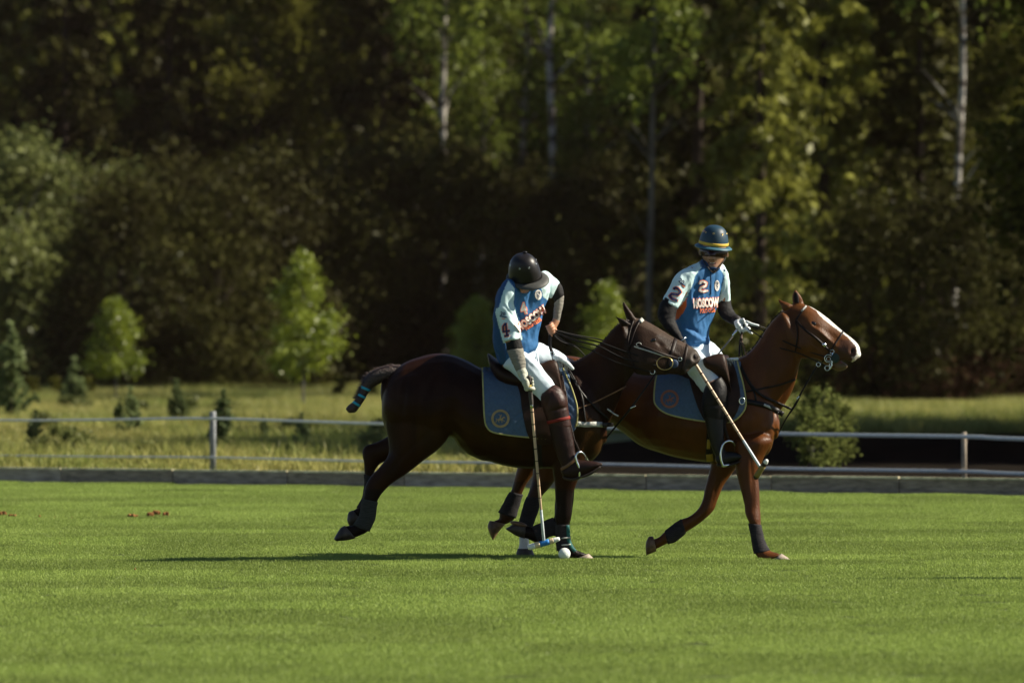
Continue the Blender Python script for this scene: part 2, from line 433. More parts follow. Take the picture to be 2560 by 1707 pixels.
# side boards: each board a part
M_board = [mat('weathered board', (.30, .245, .20), .9, .2, var=.4, vscale=6, bump=.5, bscale=30, stretch=(1, 1, 4)),
           mat('weathered board grey', (.37, .305, .25), .9, .2, var=.35, vscale=5, bump=.5, bscale=30, stretch=(1, 1, 4)),
           mat('weathered board brown', (.27, .215, .165), .9, .2, var=.4, vscale=7, bump=.5, bscale=30, stretch=(1, 1, 4))]
M_cap = mat('pale board top', (.55, .50, .34), .9, .2, var=.5, vscale=9)
bd = thing('side_boards', 'low grey wooden side boards edging the far side of the polo field', 'side boards', tuple(kerb_at(0)))
joint0 = W(155, 1190, 67.3).x
L = 1.545; rngb = random.Random(2)
rotk = Matrix.Rotation(math.atan2(KD.y, KD.x), 3, 'Z')
for i in range(-6, 17):
    xa = joint0 + i * L * KD.x; c = kerb_at(xa + L * KD.x / 2)
    h = .15 + rngb.uniform(-.004, .004) + .012 * max(0, (xa) / 6)
    t = Matrix.Rotation(rngb.uniform(-.003, .003), 3, 'Y')
    bb = obj('board', box(c + Vector((0, 0, h / 2)) + KN * (.03 + rngb.uniform(-.006, .006)), L - .012, .045, h, rotk @ t), M_board[rngb.randrange(3)], bd, smooth=False)
    obj('board_top', box(c + Vector((0, 0, h + .010)) + KN * .030, L - .016, .062, .022, rotk @ t), M_cap, bb, smooth=False)
tufts = []
# rope fence
M_post = mat('grey fence post', (.19, .20, .21), .7, .4, var=.25, vscale=12, bump=.3)
M_post2 = mat('brown fence post', (.30, .25, .19), .8, .3, var=.25, vscale=12, bump=.3)
M_tape = mat('white fence tape', (.55, .58, .58), .7, .3, var=.25, vscale=30, stretch=(3, 1, 1))
fe = thing('rope_fence', 'low fence of two white tapes on grey posts behind the boards', 'fence', (0, 70, 0))
YL, YR = 72.5, 67.0
def fy(px): return YL + (YR - YL) * px / 2560
def post(px, top, base, wpx, m):
    y = fy(px); s = y / F; A = W(px, top, y); B = W(px, base, y); B.z = -.05
    wv = wpx * s / 2; rs = []
    for z in (B.z, A.z - .01, A.z):
        k = .85 if z == A.z else 1
        rs.append([Vector((A.x + wv * k * math.cos(a), y + wv * k * math.sin(a), z)) for a in [2 * math.pi * j / 12 for j in range(12)]])
    obj('post', rings(rs), m, fe)
post(532, 1028, 1178, 16, M_post); post(2410, 1080, 1200, 13, M_post2); post(-420, 1010, 1170, 16, M_post); post(1471, 1056, 1188, 13, M_post2); post(3350, 1100, 1215, 13, M_post)
def tape(pts, wpx, yo):
    P = crom(pts, 8); v, f = [], []
    for p in P:
        y = fy(p[0]) + yo; a_ = W(p[0], p[1] - wpx[0] / 2 - (wpx[1] - wpx[0]) / 2 * p[0] / 2560, y); b_ = W(p[0], p[1] + wpx[0] / 2 + (wpx[1] - wpx[0]) / 2 * p[0] / 2560, y)
        v += [a_, b_, b_ + Vector((0, .006, 0)), a_ + Vector((0, .006, 0))]
    for i in range(len(P) - 1):
        for j in range(4): f.append((i * 4 + j, i * 4 + (j + 1) % 4, (i + 1) * 4 + (j + 1) % 4, (i + 1) * 4 + j))
    return v, f
obj('top_tape', tape([(-420, 1040), (0, 1050), (260, 1049), (532, 1046), (950, 1059), (1471, 1068), (1950, 1084), (2410, 1091), (2560, 1097), (3350, 1120)], (5.5, 10), -.06), M_tape, fe, label='upper white tape of the fence')
obj('lower_tape', tape([(-420, 1130), (0, 1138), (260, 1141), (532, 1143), (950, 1153), (1471, 1159), (1950, 1171), (2410, 1178), (2560, 1184), (3350, 1205)], (3.5, 9), -.06), M_tape, fe, label='lower white tape of the fence')
# shadow post added unseen outside the right edge to lay a thin shadow on the turf
gy = ground_y(1449); gp = thing('shadow_post', 'tall slim white shadow post added unseen outside the right edge to cast a thin shadow', 'shadow post', (0, gy, 0))
gx = (2150 - 1280) * gy / F + 3.3 / math.tan(math.radians(SUN_EL)) * math.cos(math.radians(SUN_AZ)); gyy = gy + 3.3 / math.tan(math.radians(SUN_EL)) * math.sin(math.radians(SUN_AZ))
obj('pole', tube([(gx, gyy, 0), (gx, gyy, 2.2), (gx, gyy, 3.3)], [.17, .17, .06], 16), mat('white shadow post', (.75, .75, .72)), gp)

# clods on the turf
M_clod = mat('dry clod', (.20, .095, .035), .95, .1, var=.6, vscale=40, bump=.8, bscale=80)
cl_pos = [(4, 1288, 24, 9), (31, 1291, 20, 5), (99, 1293, 10, 5), (137, 1294, 6, 3), (180, 1295, 6, 3), (331, 1292, 26, 6), (376, 1291, 18, 10), (392, 1288, 22, 12), (415, 1290, 16, 10), (149, 1360, 8, 3), (338, 1425, 10, 4)]
cl_lab = ['brown clod cut by the left edge of the turf', 'flat brown clod just right of the clod at the left edge', 'small lone brown clod left on the turf', 'tiny brown crumb right of the small lone clod', 'second tiny brown crumb, nearest the wide flat clod',
          'wide flat brown clod left of the heaped clods', 'leftmost clod of the brown heap on the turf', 'tallest middle clod of the brown heap', 'rightmost clod of the brown heap', 'tiny reddish crumb in front of the clods, above the shadow tip', 'small brown crumb in front of the long horse shadow']
for i, (px, py, w_, h_) in enumerate(cl_pos):
    y = ground_y(py + 2); s = y / F; r = random.Random(i); v, f = [], []
    mb = MB()
    for k in range(4 if w_ > 12 else 2):
        ox = (k / 3 - .5) * w_ * .6 if w_ > 12 else 0
        e = ellipsoid(W(px + ox, py + 2, y) + Vector((0, r.uniform(-.02, .02), h_ * s * .4 + .012)), w_ * s * .22 * r.uniform(.7, 1.2), w_ * s * .25, h_ * s * r.uniform(.5, .8), n=9, m=6)
        e = ([p + Vector(noise.noise_vector(p * 40)) * w_ * s * .08 for p in e[0]], e[1]); mb.add(*e)
    setp(obj('clod', mb.vf(), M_clod), cl_lab[i], 'clod', 'brown clods lying on the turf')

# ============================================================ vegetation
def leaves(P, s, seed, flat=0., elong=1.0, droop=0.):
    """small leaf quads at points P"""
    R = np.random.RandomState(seed); n = len(P); P = np.asarray(P)
    a = R.normal(size=(n, 3)); a[:, 2] *= (1 - flat); a /= np.linalg.norm(a, axis=1)[:, None]
    b = R.normal(size=(n, 3)); b -= a * (a * b).sum(1)[:, None]; b /= np.linalg.norm(b, axis=1)[:, None]
    if droop: a = a * (1 - droop) + np.array((0, 0, -1.)) * droop; a /= np.linalg.norm(a, axis=1)[:, None]; b -= a * (a * b).sum(1)[:, None]; b /= np.linalg.norm(b, axis=1)[:, None]
    sc = s * R.uniform(.55, 1.45, (n, 1)); a = a * sc * elong; b = b * sc
    V = np.stack([P - a * .5, P + b * .38, P + a * .5, P - b * .38], 1).reshape(-1, 3)
    return V
def quads(name, V, m):
    n = len(V) // 4; me = bpy.data.meshes.new(name); me.vertices.add(n * 4); me.vertices.foreach_set('co', V.reshape(-1))
    me.loops.add(n * 4); me.loops.foreach_set('vertex_index', np.arange(n * 4)); me.polygons.add(n)
    me.polygons.foreach_set('loop_start', np.arange(n) * 4); me.update(calc_edges=True); me.materials.append(m); return me
def trunk_mesh(name, H, r0, r1, m, seed=0, lean=0., limbs=(), wob=.15, fork=None):
    R = random.Random(seed); mb = MB(); pts = []; rad = []
    for i in range(9):
        t = i / 8; pts.append(Vector((lean * t * H + R.uniform(-wob, wob) * t, R.uniform(-wob, wob) * t, H * t - (.05 if i == 0 else 0)))); rad.append(r0 + (r1 - r0) * t + (r0 * .35 if i == 0 else 0))
    mb.add(*tube(pts, rad, 9))
    for (t, l, up, th, az) in limbs:
        q = t * 8; i = min(int(q), 7); p = pts[i].lerp(pts[i + 1], q - i); d = Vector((math.cos(az), math.sin(az), up)).normalized()
        mb.add(*tube([p, p + d * l * .5 + Vector((0, 0, .05 * l)), p + d * l], [th, th * .6, th * .2], 6))
    me = bpy.data.meshes.new(name); me.from_pydata([tuple(p) for p in mb.v], [], mb.f); me.update(); me.materials.append(m); smooth_shade(me); return me
M_bark = mat('dark bark', (.035, .026, .020), .95, .1, var=.4, vscale=4, bump=.6, bscale=12, stretch=(1, 1, .3))
M_greybark = mat('grey bark', (.10, .095, .085), .95, .1, var=.4, vscale=4, bump=.5, bscale=12, stretch=(1, 1, .3))
def birchmat():
    m = mat('birch bark', (.33, .305, .265), .8, .2, var=.12, vscale=4); t = m.node_tree; N = t.nodes; b = N['Principled BSDF']
    tc = N.new('ShaderNodeTexCoord'); mp = N.new('ShaderNodeMapping'); mp.inputs['Scale'].default_value = (1.6, 1.6, 3.6); n = N.new('ShaderNodeTexNoise'); n.inputs['Scale'].default_value = 1.0; n.inputs['Detail'].default_value = 5
    r = N.new('ShaderNodeMapRange'); r.inputs[1].default_value = .46; r.inputs[2].default_value = .56; mx = N.new('ShaderNodeMix'); mx.data_type = 'RGBA'
    t.links.new(tc.outputs['Object'], mp.inputs[0]); t.links.new(mp.outputs[0], n.inputs[0]); t.links.new(n.outputs[0], r.inputs[0]); t.links.new(r.outputs[0], mx.inputs[0])
    src = b.inputs['Base Color'].links[0].from_socket; mx.inputs[6].default_value = (.06, .05, .045, 1); t.links.new(src, mx.inputs[7]); t.links.new(mx.outputs[2], b.inputs['Base Color']); return m
M_birch = birchmat()
L_spruce = leafmat('spruce needles', (.016, .013, .006), (.058, .058, .014), .2, wscale=.25, spec=.03)
L_olive = leafmat('olive spruce needles', (.035, .040, .008), (.23, .23, .04), .3, wscale=.3, spec=.1)
L_birch = leafmat('birch leaves', (.06, .09, .014), (.19, .225, .035), .45, wscale=.3, spec=.1)
L_broad = leafmat('broad leaves', (.020, .018, .006), (.125, .125, .020), .4, wscale=.25, spec=.03)
L_willow = leafmat('grey green leaves', (.055, .070, .020), (.185, .20, .060), .35, wscale=.35, spec=.1)
L_young = leafmat('young tree leaves', (.13, .18, .014), (.31, .36, .036), .5, wscale=.8)
L_yellow = leafmat('yellowing leaves', (.05, .065, .018), (.16, .18, .05), .4, wscale=.6, spec=0)
L_pine = leafmat('blue green pine needles', (.085, .115, .042), (.17, .205, .085), .3, wscale=1.2, spec=.05)
L_brown = leafmat('brown heather', (.014, .009, .006), (.035, .018, .010), .1, wscale=1., spec=0)

def spruce_pts(H, R0, seed, n, z0=.06, gap=.0):
    R = np.random.RandomState(seed); out = []
    nb = int(H * 9); per = max(6, n // nb)
    for i in range(nb):
        z = H * (z0 + (1 - z0) * (i / nb)) ; az = R.uniform(0, 6.28); r = R0 * (1 - z / H) ** .75 * R.uniform(.55, 1.15) + .15
        if R.rand() < gap: continue
        t = R.uniform(.12, 1, per) ** .7; x = np.cos(az) * r * t; y = np.sin(az) * r * t
        zz = z + r * (.18 * t - .42 * t ** 2) - np.abs(R.normal(0, .16, per)) * (1 + r * .2)
        out.append(np.stack([x + R.normal(0, .07 + .09 * r * .5, per), y + R.normal(0, .07 + .09 * r * .5, per), zz], 1))
    return np.concatenate(out)
def blob_pts(H0, H1, R0, seed, n, nb=26, shape='egg', droop=0.):
    R = np.random.RandomState(seed); out = []; per = n // nb
    for i in range(nb):
        t = R.uniform(0, 1); z = H0 + (H1 - H0) * t
        if shape == 'egg': rr = R0 * math.sin(math.pi * (t * .82 + .14)) ** .7
        elif shape == 'cone': rr = R0 * (1 - t) ** .75 * min(1, (t + .06) * 6)
        else: rr = R0
        a = R.uniform(0, 6.28); q = rr * math.sqrt(R.uniform(.05, 1)); s = R0 * R.uniform(.18, .38) * (1 if shape != 'cone' else .6 + .5 * (1 - t))
        c = np.array((math.cos(a) * q, math.sin(a) * q, z))
        p = R.normal(size=(per, 3)) * np.array((s, s, s * .75)) * .62 + c
        if droop: p[:, 2] -= np.abs(R.normal(0, droop, per)) * (R.rand(per) < .5)
        out.append(p)
    return np.concatenate(out)
PROTO = {}
def proto(kind, trunk, crown): PROTO[kind] = (trunk, crown)
def limbs(n, seed, t0, t1, l, up, th): R = random.Random(seed); return [(R.uniform(t0, t1), l * R.uniform(.6, 1.2), up * R.uniform(.5, 1.3), th, R.uniform(0, 6.28)) for _ in range(n)]
for i in range(3):
    P = spruce_pts(24, 3.6, 10 + i, 14000, .02 + .03 * i, .08)
    proto('spruce%d' % i, trunk_mesh('spruce_trunk', 23.5, .24, .03, M_bark, i, limbs=limbs(30, i, .1, .8, 2.0, -.1, .03)), quads('spruce_crown', leaves(P, .28, i, .2, 1.5, .35), L_spruce))
    P = spruce_pts(22, 3.4, 20 + i, 12500, .02, .12)
    proto('olive%d' % i, trunk_mesh('olive_trunk', 21.5, .22, .03, M_bark, i, limbs=limbs(30, i, .1, .8, 2.0, -.1, .03)), quads('olive_crown', leaves(P, .25, i, .2, 1.6, .45), L_olive))
    P = blob_pts(4.5 + i, 24, 3.0, 30 + i, 11000, 46, 'egg', .9)
    proto('birch%d' % i, trunk_mesh('birch_trunk', 22, .21, .05, M_birch, 7 + i, lean=(-.004, .012, -.02)[i], limbs=limbs(16, i, .25, .9, 2.2, .9, .045), wob=.25), quads('birch_crown', leaves(P, .21, i, 0, 1.2, .3), L_birch))
    P = blob_pts(.8, 17 + i, 3.6, 40 + i, 14000, 60, 'egg', .3)
    proto('broad%d' % i, trunk_mesh('broad_trunk', 14, .2, .05, M_bark, 9 + i, limbs=limbs(18, i, .2, .9, 2.6, .8, .06), wob=.3), quads('broad_crown', leaves(P, .235, i, 0, 1.1), L_broad))
for i in range(2):
    P = blob_pts(13.5, 24, 2.6, 130 + i, 2600, 22, 'egg', .9)
    tr = trunk_mesh('birch_trunk', 23, .155, .055, M_birch, 17 + i, lean=(0, -.035)[i], limbs=limbs(12, i, .3, .9, 2.0, 1.0, .05) + ([(.60, 6, 4.5, .13, 0.2)] if i == 0 else []), wob=.22)
    if i == 0: greybirch = trunk_mesh('grey_trunk', 23, .17, .05, M_greybark, 19, lean=-.01, limbs=limbs(12, i, .3, .9, 2.0, 1.0, .05), wob=.22)  # grey bark here puts this birch's shade into its colour
    proto('bare%d' % i, tr, quads('birch_crown', leaves(P, .26, i, 0, 1.2, .3), L_birch))
    P = blob_pts(.1, 8.2, 2.6, 50 + i, 10000, 50, 'egg', .2)
    proto('willow%d' % i, trunk_mesh('willow_trunk', 6.5, .10, .03, M_greybark, i, limbs=limbs(14, i, .05, .8, 2.2, 1.6, .05), wob=.3), quads('willow_crown', leaves(P, .17, i, 0, 1.4, .1), L_willow))
    P = blob_pts(1.0, 2.9 + .5 * i, .80 + .15 * i, 60 + i, 4200, 30, 'egg', .05)
    P = np.concatenate([P[:2400], blob_pts(1.0, 3.3 + .6 * i, 1.0 + .12 * i, 90 + i, 3400, 48, 'cone', .04)])
    proto('young%d' % i, trunk_mesh('young_trunk', 2.9 + .5 * i, .035, .01, M_greybark, i, limbs=limbs(16, i, .3, .95, .7, 1.1, .012), wob=.04), quads('young_crown', leaves(P, .085, i, 0, 1.2, .15), L_young))
    P = spruce_pts(1.4, .5, 70 + i, 1500, .0, 0); 
    Pz = []
    Rn = np.random.RandomState(i)
    for k in range(34):
        z = Rn.uniform(.05, 1.15); az = Rn.uniform(0, 6.28); l = .42 * (1 - z / 1.5); t = np.linspace(.1, 1, 26)
        Pz.append(np.stack([np.cos(az) * l * t, np.sin(az) * l * t, z + .38 * l * t + .25 * t ** 2 * l], 1) + Rn.normal(0, .018, (26, 3)))
    Pz.append(np.stack([Rn.normal(0, .012, 40), Rn.normal(0, .012, 40), np.linspace(1, 1.42, 40)], 1))
    proto('pine%d' % i, trunk_mesh('pine_trunk', 1.3, .025, .008, M_bark, i, wob=.02), quads('pine_crown', leaves(np.concatenate(Pz), .085, i, 0, 1.9, -.35), L_pine))
    P = blob_pts(.12, 1.25, .40, 80 + i, 2600, 26, 'egg', .05)
    proto('shrub%d' % i, trunk_mesh('shrub_trunk', 1.0, .02, .006, M_greybark, i, limbs=limbs(14, i, .05, .8, .45, 1.6, .009), wob=.04), quads('shrub_crown', leaves(P, .055, i, 0, 1.3), L_yellow))
proto('greytree', greybirch, PROTO['bare0'][1])
P = blob_pts(.1, 7.5, 2.6, 155, 13000, 60, 'egg', .2); proto('thicket', trunk_mesh('thicket_trunk', 6, .09, .03, M_bark, 3, limbs=limbs(14, 3, .05, .8, 2.0, 1.6, .05), wob=.3), quads('thicket_crown', leaves(P, .16, 8, 0, 1.2, .1), L_spruce))
P = blob_pts(.18, .62, .20, 5, 1500, 16, 'box'); proto('round', trunk_mesh('bush_stem', .3, .03, .02, M_bark, 4, wob=.01), quads('bush_crown', leaves(P, .05, 3), L_broad))
P = blob_pts(.02, .75, 1.9, 6, 5000, 30, 'box'); proto('heather', trunk_mesh('heather_stem', .4, .02, .01, M_bark, 4, limbs=limbs(10, 5, .05, .5, 1.1, .3, .008), wob=.01), quads('heather_crown', leaves(P, .08, 3), L_brown))
P = blob_pts(.02, .55, .42, 16, 1100, 22, 'egg', .0); proto('weed', trunk_mesh('weed_stem', .4, .012, .005, M_greybark, 4, limbs=limbs(10, 5, .05, .7, .3, 1.3, .005), wob=.03), quads('weed_crown', leaves(P, .06, 3, 0, 1.8, -.2), L_willow))
def plant(kind, name, x, y, s, rz, label, cat, group=None, sz=None, z=0, tname='trunk', cname='crown'):
    r = thing(name, label, cat, (x, y, z), group); r.rotation_euler = (0, 0, rz); r.scale = (s, s, sz or s)
    for nm, me in ((tname, PROTO[kind][0]), (cname, PROTO[kind][1])):
        o = bpy.data.objects.new(nm, me); C.objects.link(o); o.parent = r
    return r
def atpx(px, d): return (px - 1280) * d / F
rg = random.Random(11)
FG = 'forest trees behind the meadow'
# notable trees: (kind, name, px, distance, scale, rz, label, cat)
NT = [
 ('bare0', 'birch_tree', 1107, 229, 1.0, 1.3, 'birch with a bright white trunk, left of the forked birch', 'tree'),
 ('bare1', 'birch_tree', 1204, 233, .6, 4.6, 'thin birch just right of the bright white birch trunk', 'tree'),
 ('bare0', 'birch_tree', 1380, 226, 1.15, 0.0, 'large birch above the leaning rider, its trunk pale then dark', 'tree'),
 ('bare1', 'birch_tree', 2375, 156, .78, 3.1, 'leaning birch with a pale trunk near the right edge', 'tree'),
 ('greytree', 'birch_tree', 1622, 165, .66, 2.4, 'grey blue shaded birch trunk between the two riders', 'tree'),
 ('birch2', 'birch_tree', 1300, 242, 1.0, 2.5, 'light green birch crown filling the top middle of the forest', 'tree'),
 ('birch0', 'birch_tree', 1460, 240, 1.0, 3.5, 'light green birch crown right of the forked birch', 'tree'),
 ('birch1', 'birch_tree', 1195, 246, 1.0, 5.5, 'birch crown behind the thin white birch', 'tree'),
 ('spruce0', 'spruce_tree', 958, 232, 1.0, .5, 'tall black spruce left of the bright white birch', 'tree'),
 ('spruce1', 'spruce_tree', 160, 236, 1.0, 1.5, 'tall dark spruce at the top left above the grey green thicket', 'tree'),
 ('spruce2', 'spruce_tree', 420, 238, 1.0, 2.5, 'dark spruce with a bare black trunk, upper left', 'tree'),
 ('spruce1', 'spruce_tree', 1745, 172, .92, 3.2, 'wide black spruce behind the upright rider', 'tree'),
 ('olive0', 'spruce_tree', 1900, 162, .85, 1.2, 'olive green spruce above the upright rider helmet', 'tree'),
 ('olive1', 'spruce_tree', 2060, 166, .95, 4.2, 'bright olive spruce with hanging sprays right of the upright rider', 'tree'),
 ('olive2', 'spruce_tree', 2150, 182, 1.0, 5.2, 'olive spruce left of the leaning birch', 'tree'),
 ('spruce0', 'spruce_tree', 2300, 166, .8, 2.2, 'black spruce just left of the leaning birch trunk', 'tree'),
 ('broad0', 'leafy_tree', 640, 240, 1.05, .5, 'dark leafy tree left of the black spruce', 'tree'),
 ('broad1', 'leafy_tree', 800, 246, 1.1, 1.5, 'dark leafy tree with yellowish top branches', 'tree'),
 ('broad2', 'leafy_tree', 2530, 160, .55, 2.5, 'leafy tree at the right edge beside the leaning birch', 'tree'),
 ('broad0', 'leafy_tree', 1250, 226, .5, 3.5, 'low leafy tree under the thin white birch', 'tree'),
 ('broad1', 'leafy_tree', 1450, 222, .55, 4.5, 'low leafy tree behind the head of the near horse', 'tree'),
 ('willow0', 'willow_thicket', 40, 196, 1.05, 0, 'grey green bushy tree at the left edge', 'tree'),
 ('willow1', 'willow_thicket', 190, 200, .95, 1.2, 'grey green bushy tree second from the left edge', 'tree'),
 ('willow0', 'willow_thicket', 330, 214, .98, 2.2, 'grey green bushy tree behind the small yellow green tree', 'tree'),
 ('willow1', 'willow_thicket', 500, 222, .90, 3.3, 'grey green bushy tree between the two yellow green young trees', 'tree'),
 ('thicket', 'dark_thicket', 285, 190, .95, 0, 'dark bushy tree behind the small yellow green tree', 'tree'),
 ('thicket', 'dark_thicket', 420, 196, 1.05, 1, 'dark bushy tree right of the small yellow green tree', 'tree'),
 ('thicket', 'dark_thicket', 545, 192, .95, 2, 'dark bushy tree midway between the two young trees', 'tree'),
 ('thicket', 'dark_thicket', 665, 198, 1.1, 3, 'dark bushy tree at the left of the taller young tree', 'tree'),
 ('thicket', 'dark_thicket', 800, 200, 1.0, 4, 'dark bushy tree right behind the taller young tree', 'tree'),
 ('thicket', 'dark_thicket', 930, 204, 1.15, 5, 'dark bushy tree at the foot of the tall black spruce', 'tree'),
 ('thicket', 'dark_thicket', 1090, 206, 1.2, 6, 'dark bushy tree hiding the foot of the bright birch', 'tree'),
 ('thicket', 'dark_thicket', 1290, 208, 1.05, 1.6, 'dark bushy tree behind the helmet of the leaning rider', 'tree'),
 ('thicket', 'dark_thicket', 1440, 204, 1.0, 2.6, 'dark bushy tree behind the reins of the near horse', 'tree'),
 ('thicket', 'dark_thicket', 1590, 180, 1.0, 3.6, 'dark bushy tree left of the upright rider', 'tree'),
 ('thicket', 'dark_thicket', 2180, 150, .72, 4.6, 'dark bushy tree behind the nose of the chestnut horse', 'tree'),
 ('thicket', 'dark_thicket', 2370, 148, .75, 5.6, 'dark bushy tree hiding the foot of the leaning birch', 'tree'),
 ('thicket', 'dark_thicket', 2510, 150, .70, .6, 'dark bushy tree at the right edge', 'tree'),
 ('young0', 'young_tree', 290, 154, .88, .4, 'small bright yellow green young tree nearer the left edge', 'young tree'),
 ('young1', 'young_tree', 758, 139, .98, 1.9, 'taller bright green young tree left of the near horse', 'young tree'),
 ('young0', 'young_tree', 1190, 166, .92, 2.9, 'yellow green young tree just behind the back of the leaning rider', 'young tree'),
 ('young1', 'young_tree', 1520, 158, .85, 3.9, 'yellow green young tree behind the ears of the near horse', 'young tree'),
 ('shrub0', 'leafy_shrub', 2030, 72.6, .86, 0, 'pale green leafy shrub behind the fence at the chest of the far horse', 'shrub'),
 ('shrub1', 'leafy_shrub', 2085, 76, .72, 1, 'smaller leafy shrub right of the pale green shrub behind the fence', 'shrub'),
]
for k, n, px, d, s, rz, lb, ct in NT:
    plant(k, n, atpx(px, d), d, s, rz, lb, ct, None)
pines = [(28, 1062, 190, 'large blue green young pine at the left edge'), (185, 1035, 105, 'blue green young pine beside the clipped bushes'), (326, 1104, 102, 'young pine below the small yellow green tree'), (442, 1082, 98, 'young pine left of the grey fence post'),
         (89, 1150, 92, 'young pine between the two tapes near the left edge'), (558, 1135, 118, 'young pine just right of the grey fence post'), (754, 1145, 84, 'young pine between the two tapes below the taller young tree'), (660, 1120, 62, 'smallest young pine between the post and the near horse'), (300, 1090, 70, 'little young pine left of the pine below the yellow green tree')]
for i, (px, py, h, lb) in enumerate(pines):
    d = ground_y(py); plant('pine%d' % (i % 2), 'small_pine', atpx(px, d), d, h * d / F / 1.42 * 1.35, i * 1.3, lb, 'young pine', 'young pines in the meadow')
for i, (px, lb) in enumerate(((80, 'clipped round bush first from the left edge'), (140, 'clipped round bush second from the left edge'), (216, 'clipped round bush third from the left edge'), (853, 'clipped bush below the tail tip of the near horse'), (933, 'clipped bush behind the rump of the near horse'))):
    d = ground_y(1006); plant('round', 'clipped_bush', atpx(px, d), d, 1.08, i, lb, 'bush', 'clipped bushes in the meadow')
for i, (px, d) in enumerate(((160, 205), (620, 215), (820, 208), (1000, 214), (1160, 216), (2350, 148), (2500, 150))):
    plant('heather', 'brown_bush', atpx(px, d), d, 1.4, i, 'low brown bush in the shade at the forest edge', 'bush', 'low brown bushes at the forest edge', sz=1.3)
rw = random.Random(21)
for i in range(22):
    px = rw.uniform(-10, 960); py = rw.uniform(1035, 1165); d = ground_y(py)
    plant('weed', 'weed_clump', atpx(px, d), d, rw.uniform(.35, .8), i * 1.1, 'low grey green weed clump growing in the meadow behind the fence', 'weeds', 'weed clumps in the meadow')
# the mass of the forest: every trunk a tree of its own
def row(px0, px1, d, step, kinds, smin, smax, seed):
    r = random.Random(seed); x = atpx(px0, d)
    while x < atpx(px1, d):
        k = r.choice(kinds)
        nm, lb, gp_ = {'s': ('spruce_tree', 'dark spruce crowded among the other trees of the forest', 'dark forest spruces'), 'o': ('spruce_tree', 'olive spruce crowded among the other trees of the forest', 'olive forest spruces'),
                       'b': ('birch_tree', 'birch half hidden among the other trees of the forest', 'forest birches'), 'l': ('leafy_tree', 'dark leafy tree crowded among the other trees of the forest', 'dark leafy forest trees')}[{'spr': 's', 'oli': 'o', 'bir': 'b', 'bro': 'l'}[k[:3]]]
        plant(k, nm, x, d + r.uniform(-3, 3), r.uniform(smin, smax), r.uniform(0, 6.28), lb, 'tree', gp_)
        x += step * r.uniform(.75, 1.25)
SP = ['spruce0', 'spruce1', 'spruce2']; BR = ['broad0', 'broad1', 'broad2']; BI = ['birch0', 'birch1', 'birch2']; OL = ['olive0', 'olive1', 'olive2']
row(-150, 1650, 252, 4.2, SP + BR + OL, .9, 1.15, 1)
row(-200, 1750, 268, 4.0, SP + BR + SP, .95, 1.2, 2)
row(-200, 1800, 302, 3.8, SP + BR + BI, 1.1, 1.35, 3)
row(1760, 2750, 188, 3.6, SP + OL + SP, .85, 1.1, 4)
row(1780, 2900, 203, 3.6, SP + SP + OL, .9, 1.2, 5)
row(1800, 3000, 222, 3.8, SP + SP + BR, 1.1, 1.3, 6)
row(2650, 3600, 208, 4.5, SP + BR, .9, 1.1, 7)
# trees right of the frame, their shade falls across the near meadow
rq = random.Random(5)
for i in range(26):
    x = 12.0 + (i % 2) * 3.2 + rq.uniform(-.8, .8); y = 79.5 + (i // 2) * 2.3 + rq.uniform(-.6, .6); s = rq.uniform(.62, .78)
    plant(BR[i % 3], 'leafy_tree', x, y, s, i * 2.0, 'leafy tree of the grove outside the right edge that shades the meadow', 'tree', 'grove outside the right edge')
# a trace of warm haze added over the whole place to lift the blacks
hz = obj('haze', box(Vector((40, 150, 22)), 520, 460, 48.2), None, smooth=False); hz['kind'] = 'stuff'; hz['label'] = 'faint warm haze added over field and forest to lift the dark tones'
mh = bpy.data.materials.new('haze'); mh.use_nodes = True; mh.node_tree.nodes.remove(mh.node_tree.nodes['Principled BSDF']); pv = mh.node_tree.nodes.new('ShaderNodeVolumePrincipled')
pv.inputs['Color'].default_value = (1.0, .72, .60, 1); pv.inputs['Density'].default_value = .000032; mh.node_tree.links.new(pv.outputs[0], mh.node_tree.nodes['Material Output'].inputs['Volume']); hz.data.materials.append(mh)
# dense wood behind: one mass
Pf = []
Rf = np.random.RandomState(77)
for i in range(240):
    x = Rf.uniform(-55, 75); y = Rf.uniform(318, 335) if x < 20 else Rf.uniform(236, 262); h = Rf.uniform(22, 32)
    Pf.append(np.stack([Rf.normal(x, 1.6, 420), Rf.normal(y, 1.6, 420), Rf.uniform(.2, h, 420)], 1))
fw = bpy.data.objects.new('far_wood', quads('far_wood', leaves(np.concatenate(Pf), 1.0, 1), L_spruce)); C.objects.link(fw); setp(fw, 'dense dark wood closing the background behind the forest trees', 'wood', kind='stuff')

# ============================================================ horses
def Y(secs, y0, y1=None, dy=None):
    """give sections (ax, ay, bx, by, half depth) a distance running from y0 to y1"""
    y1 = y0 if y1 is None else y1; n = len(secs)
    return [(s[0], s[1], s[2], s[3], y0 + (y1 - y0) * i / max(1, n - 1), s[4]) for i, s in enumerate(secs)]

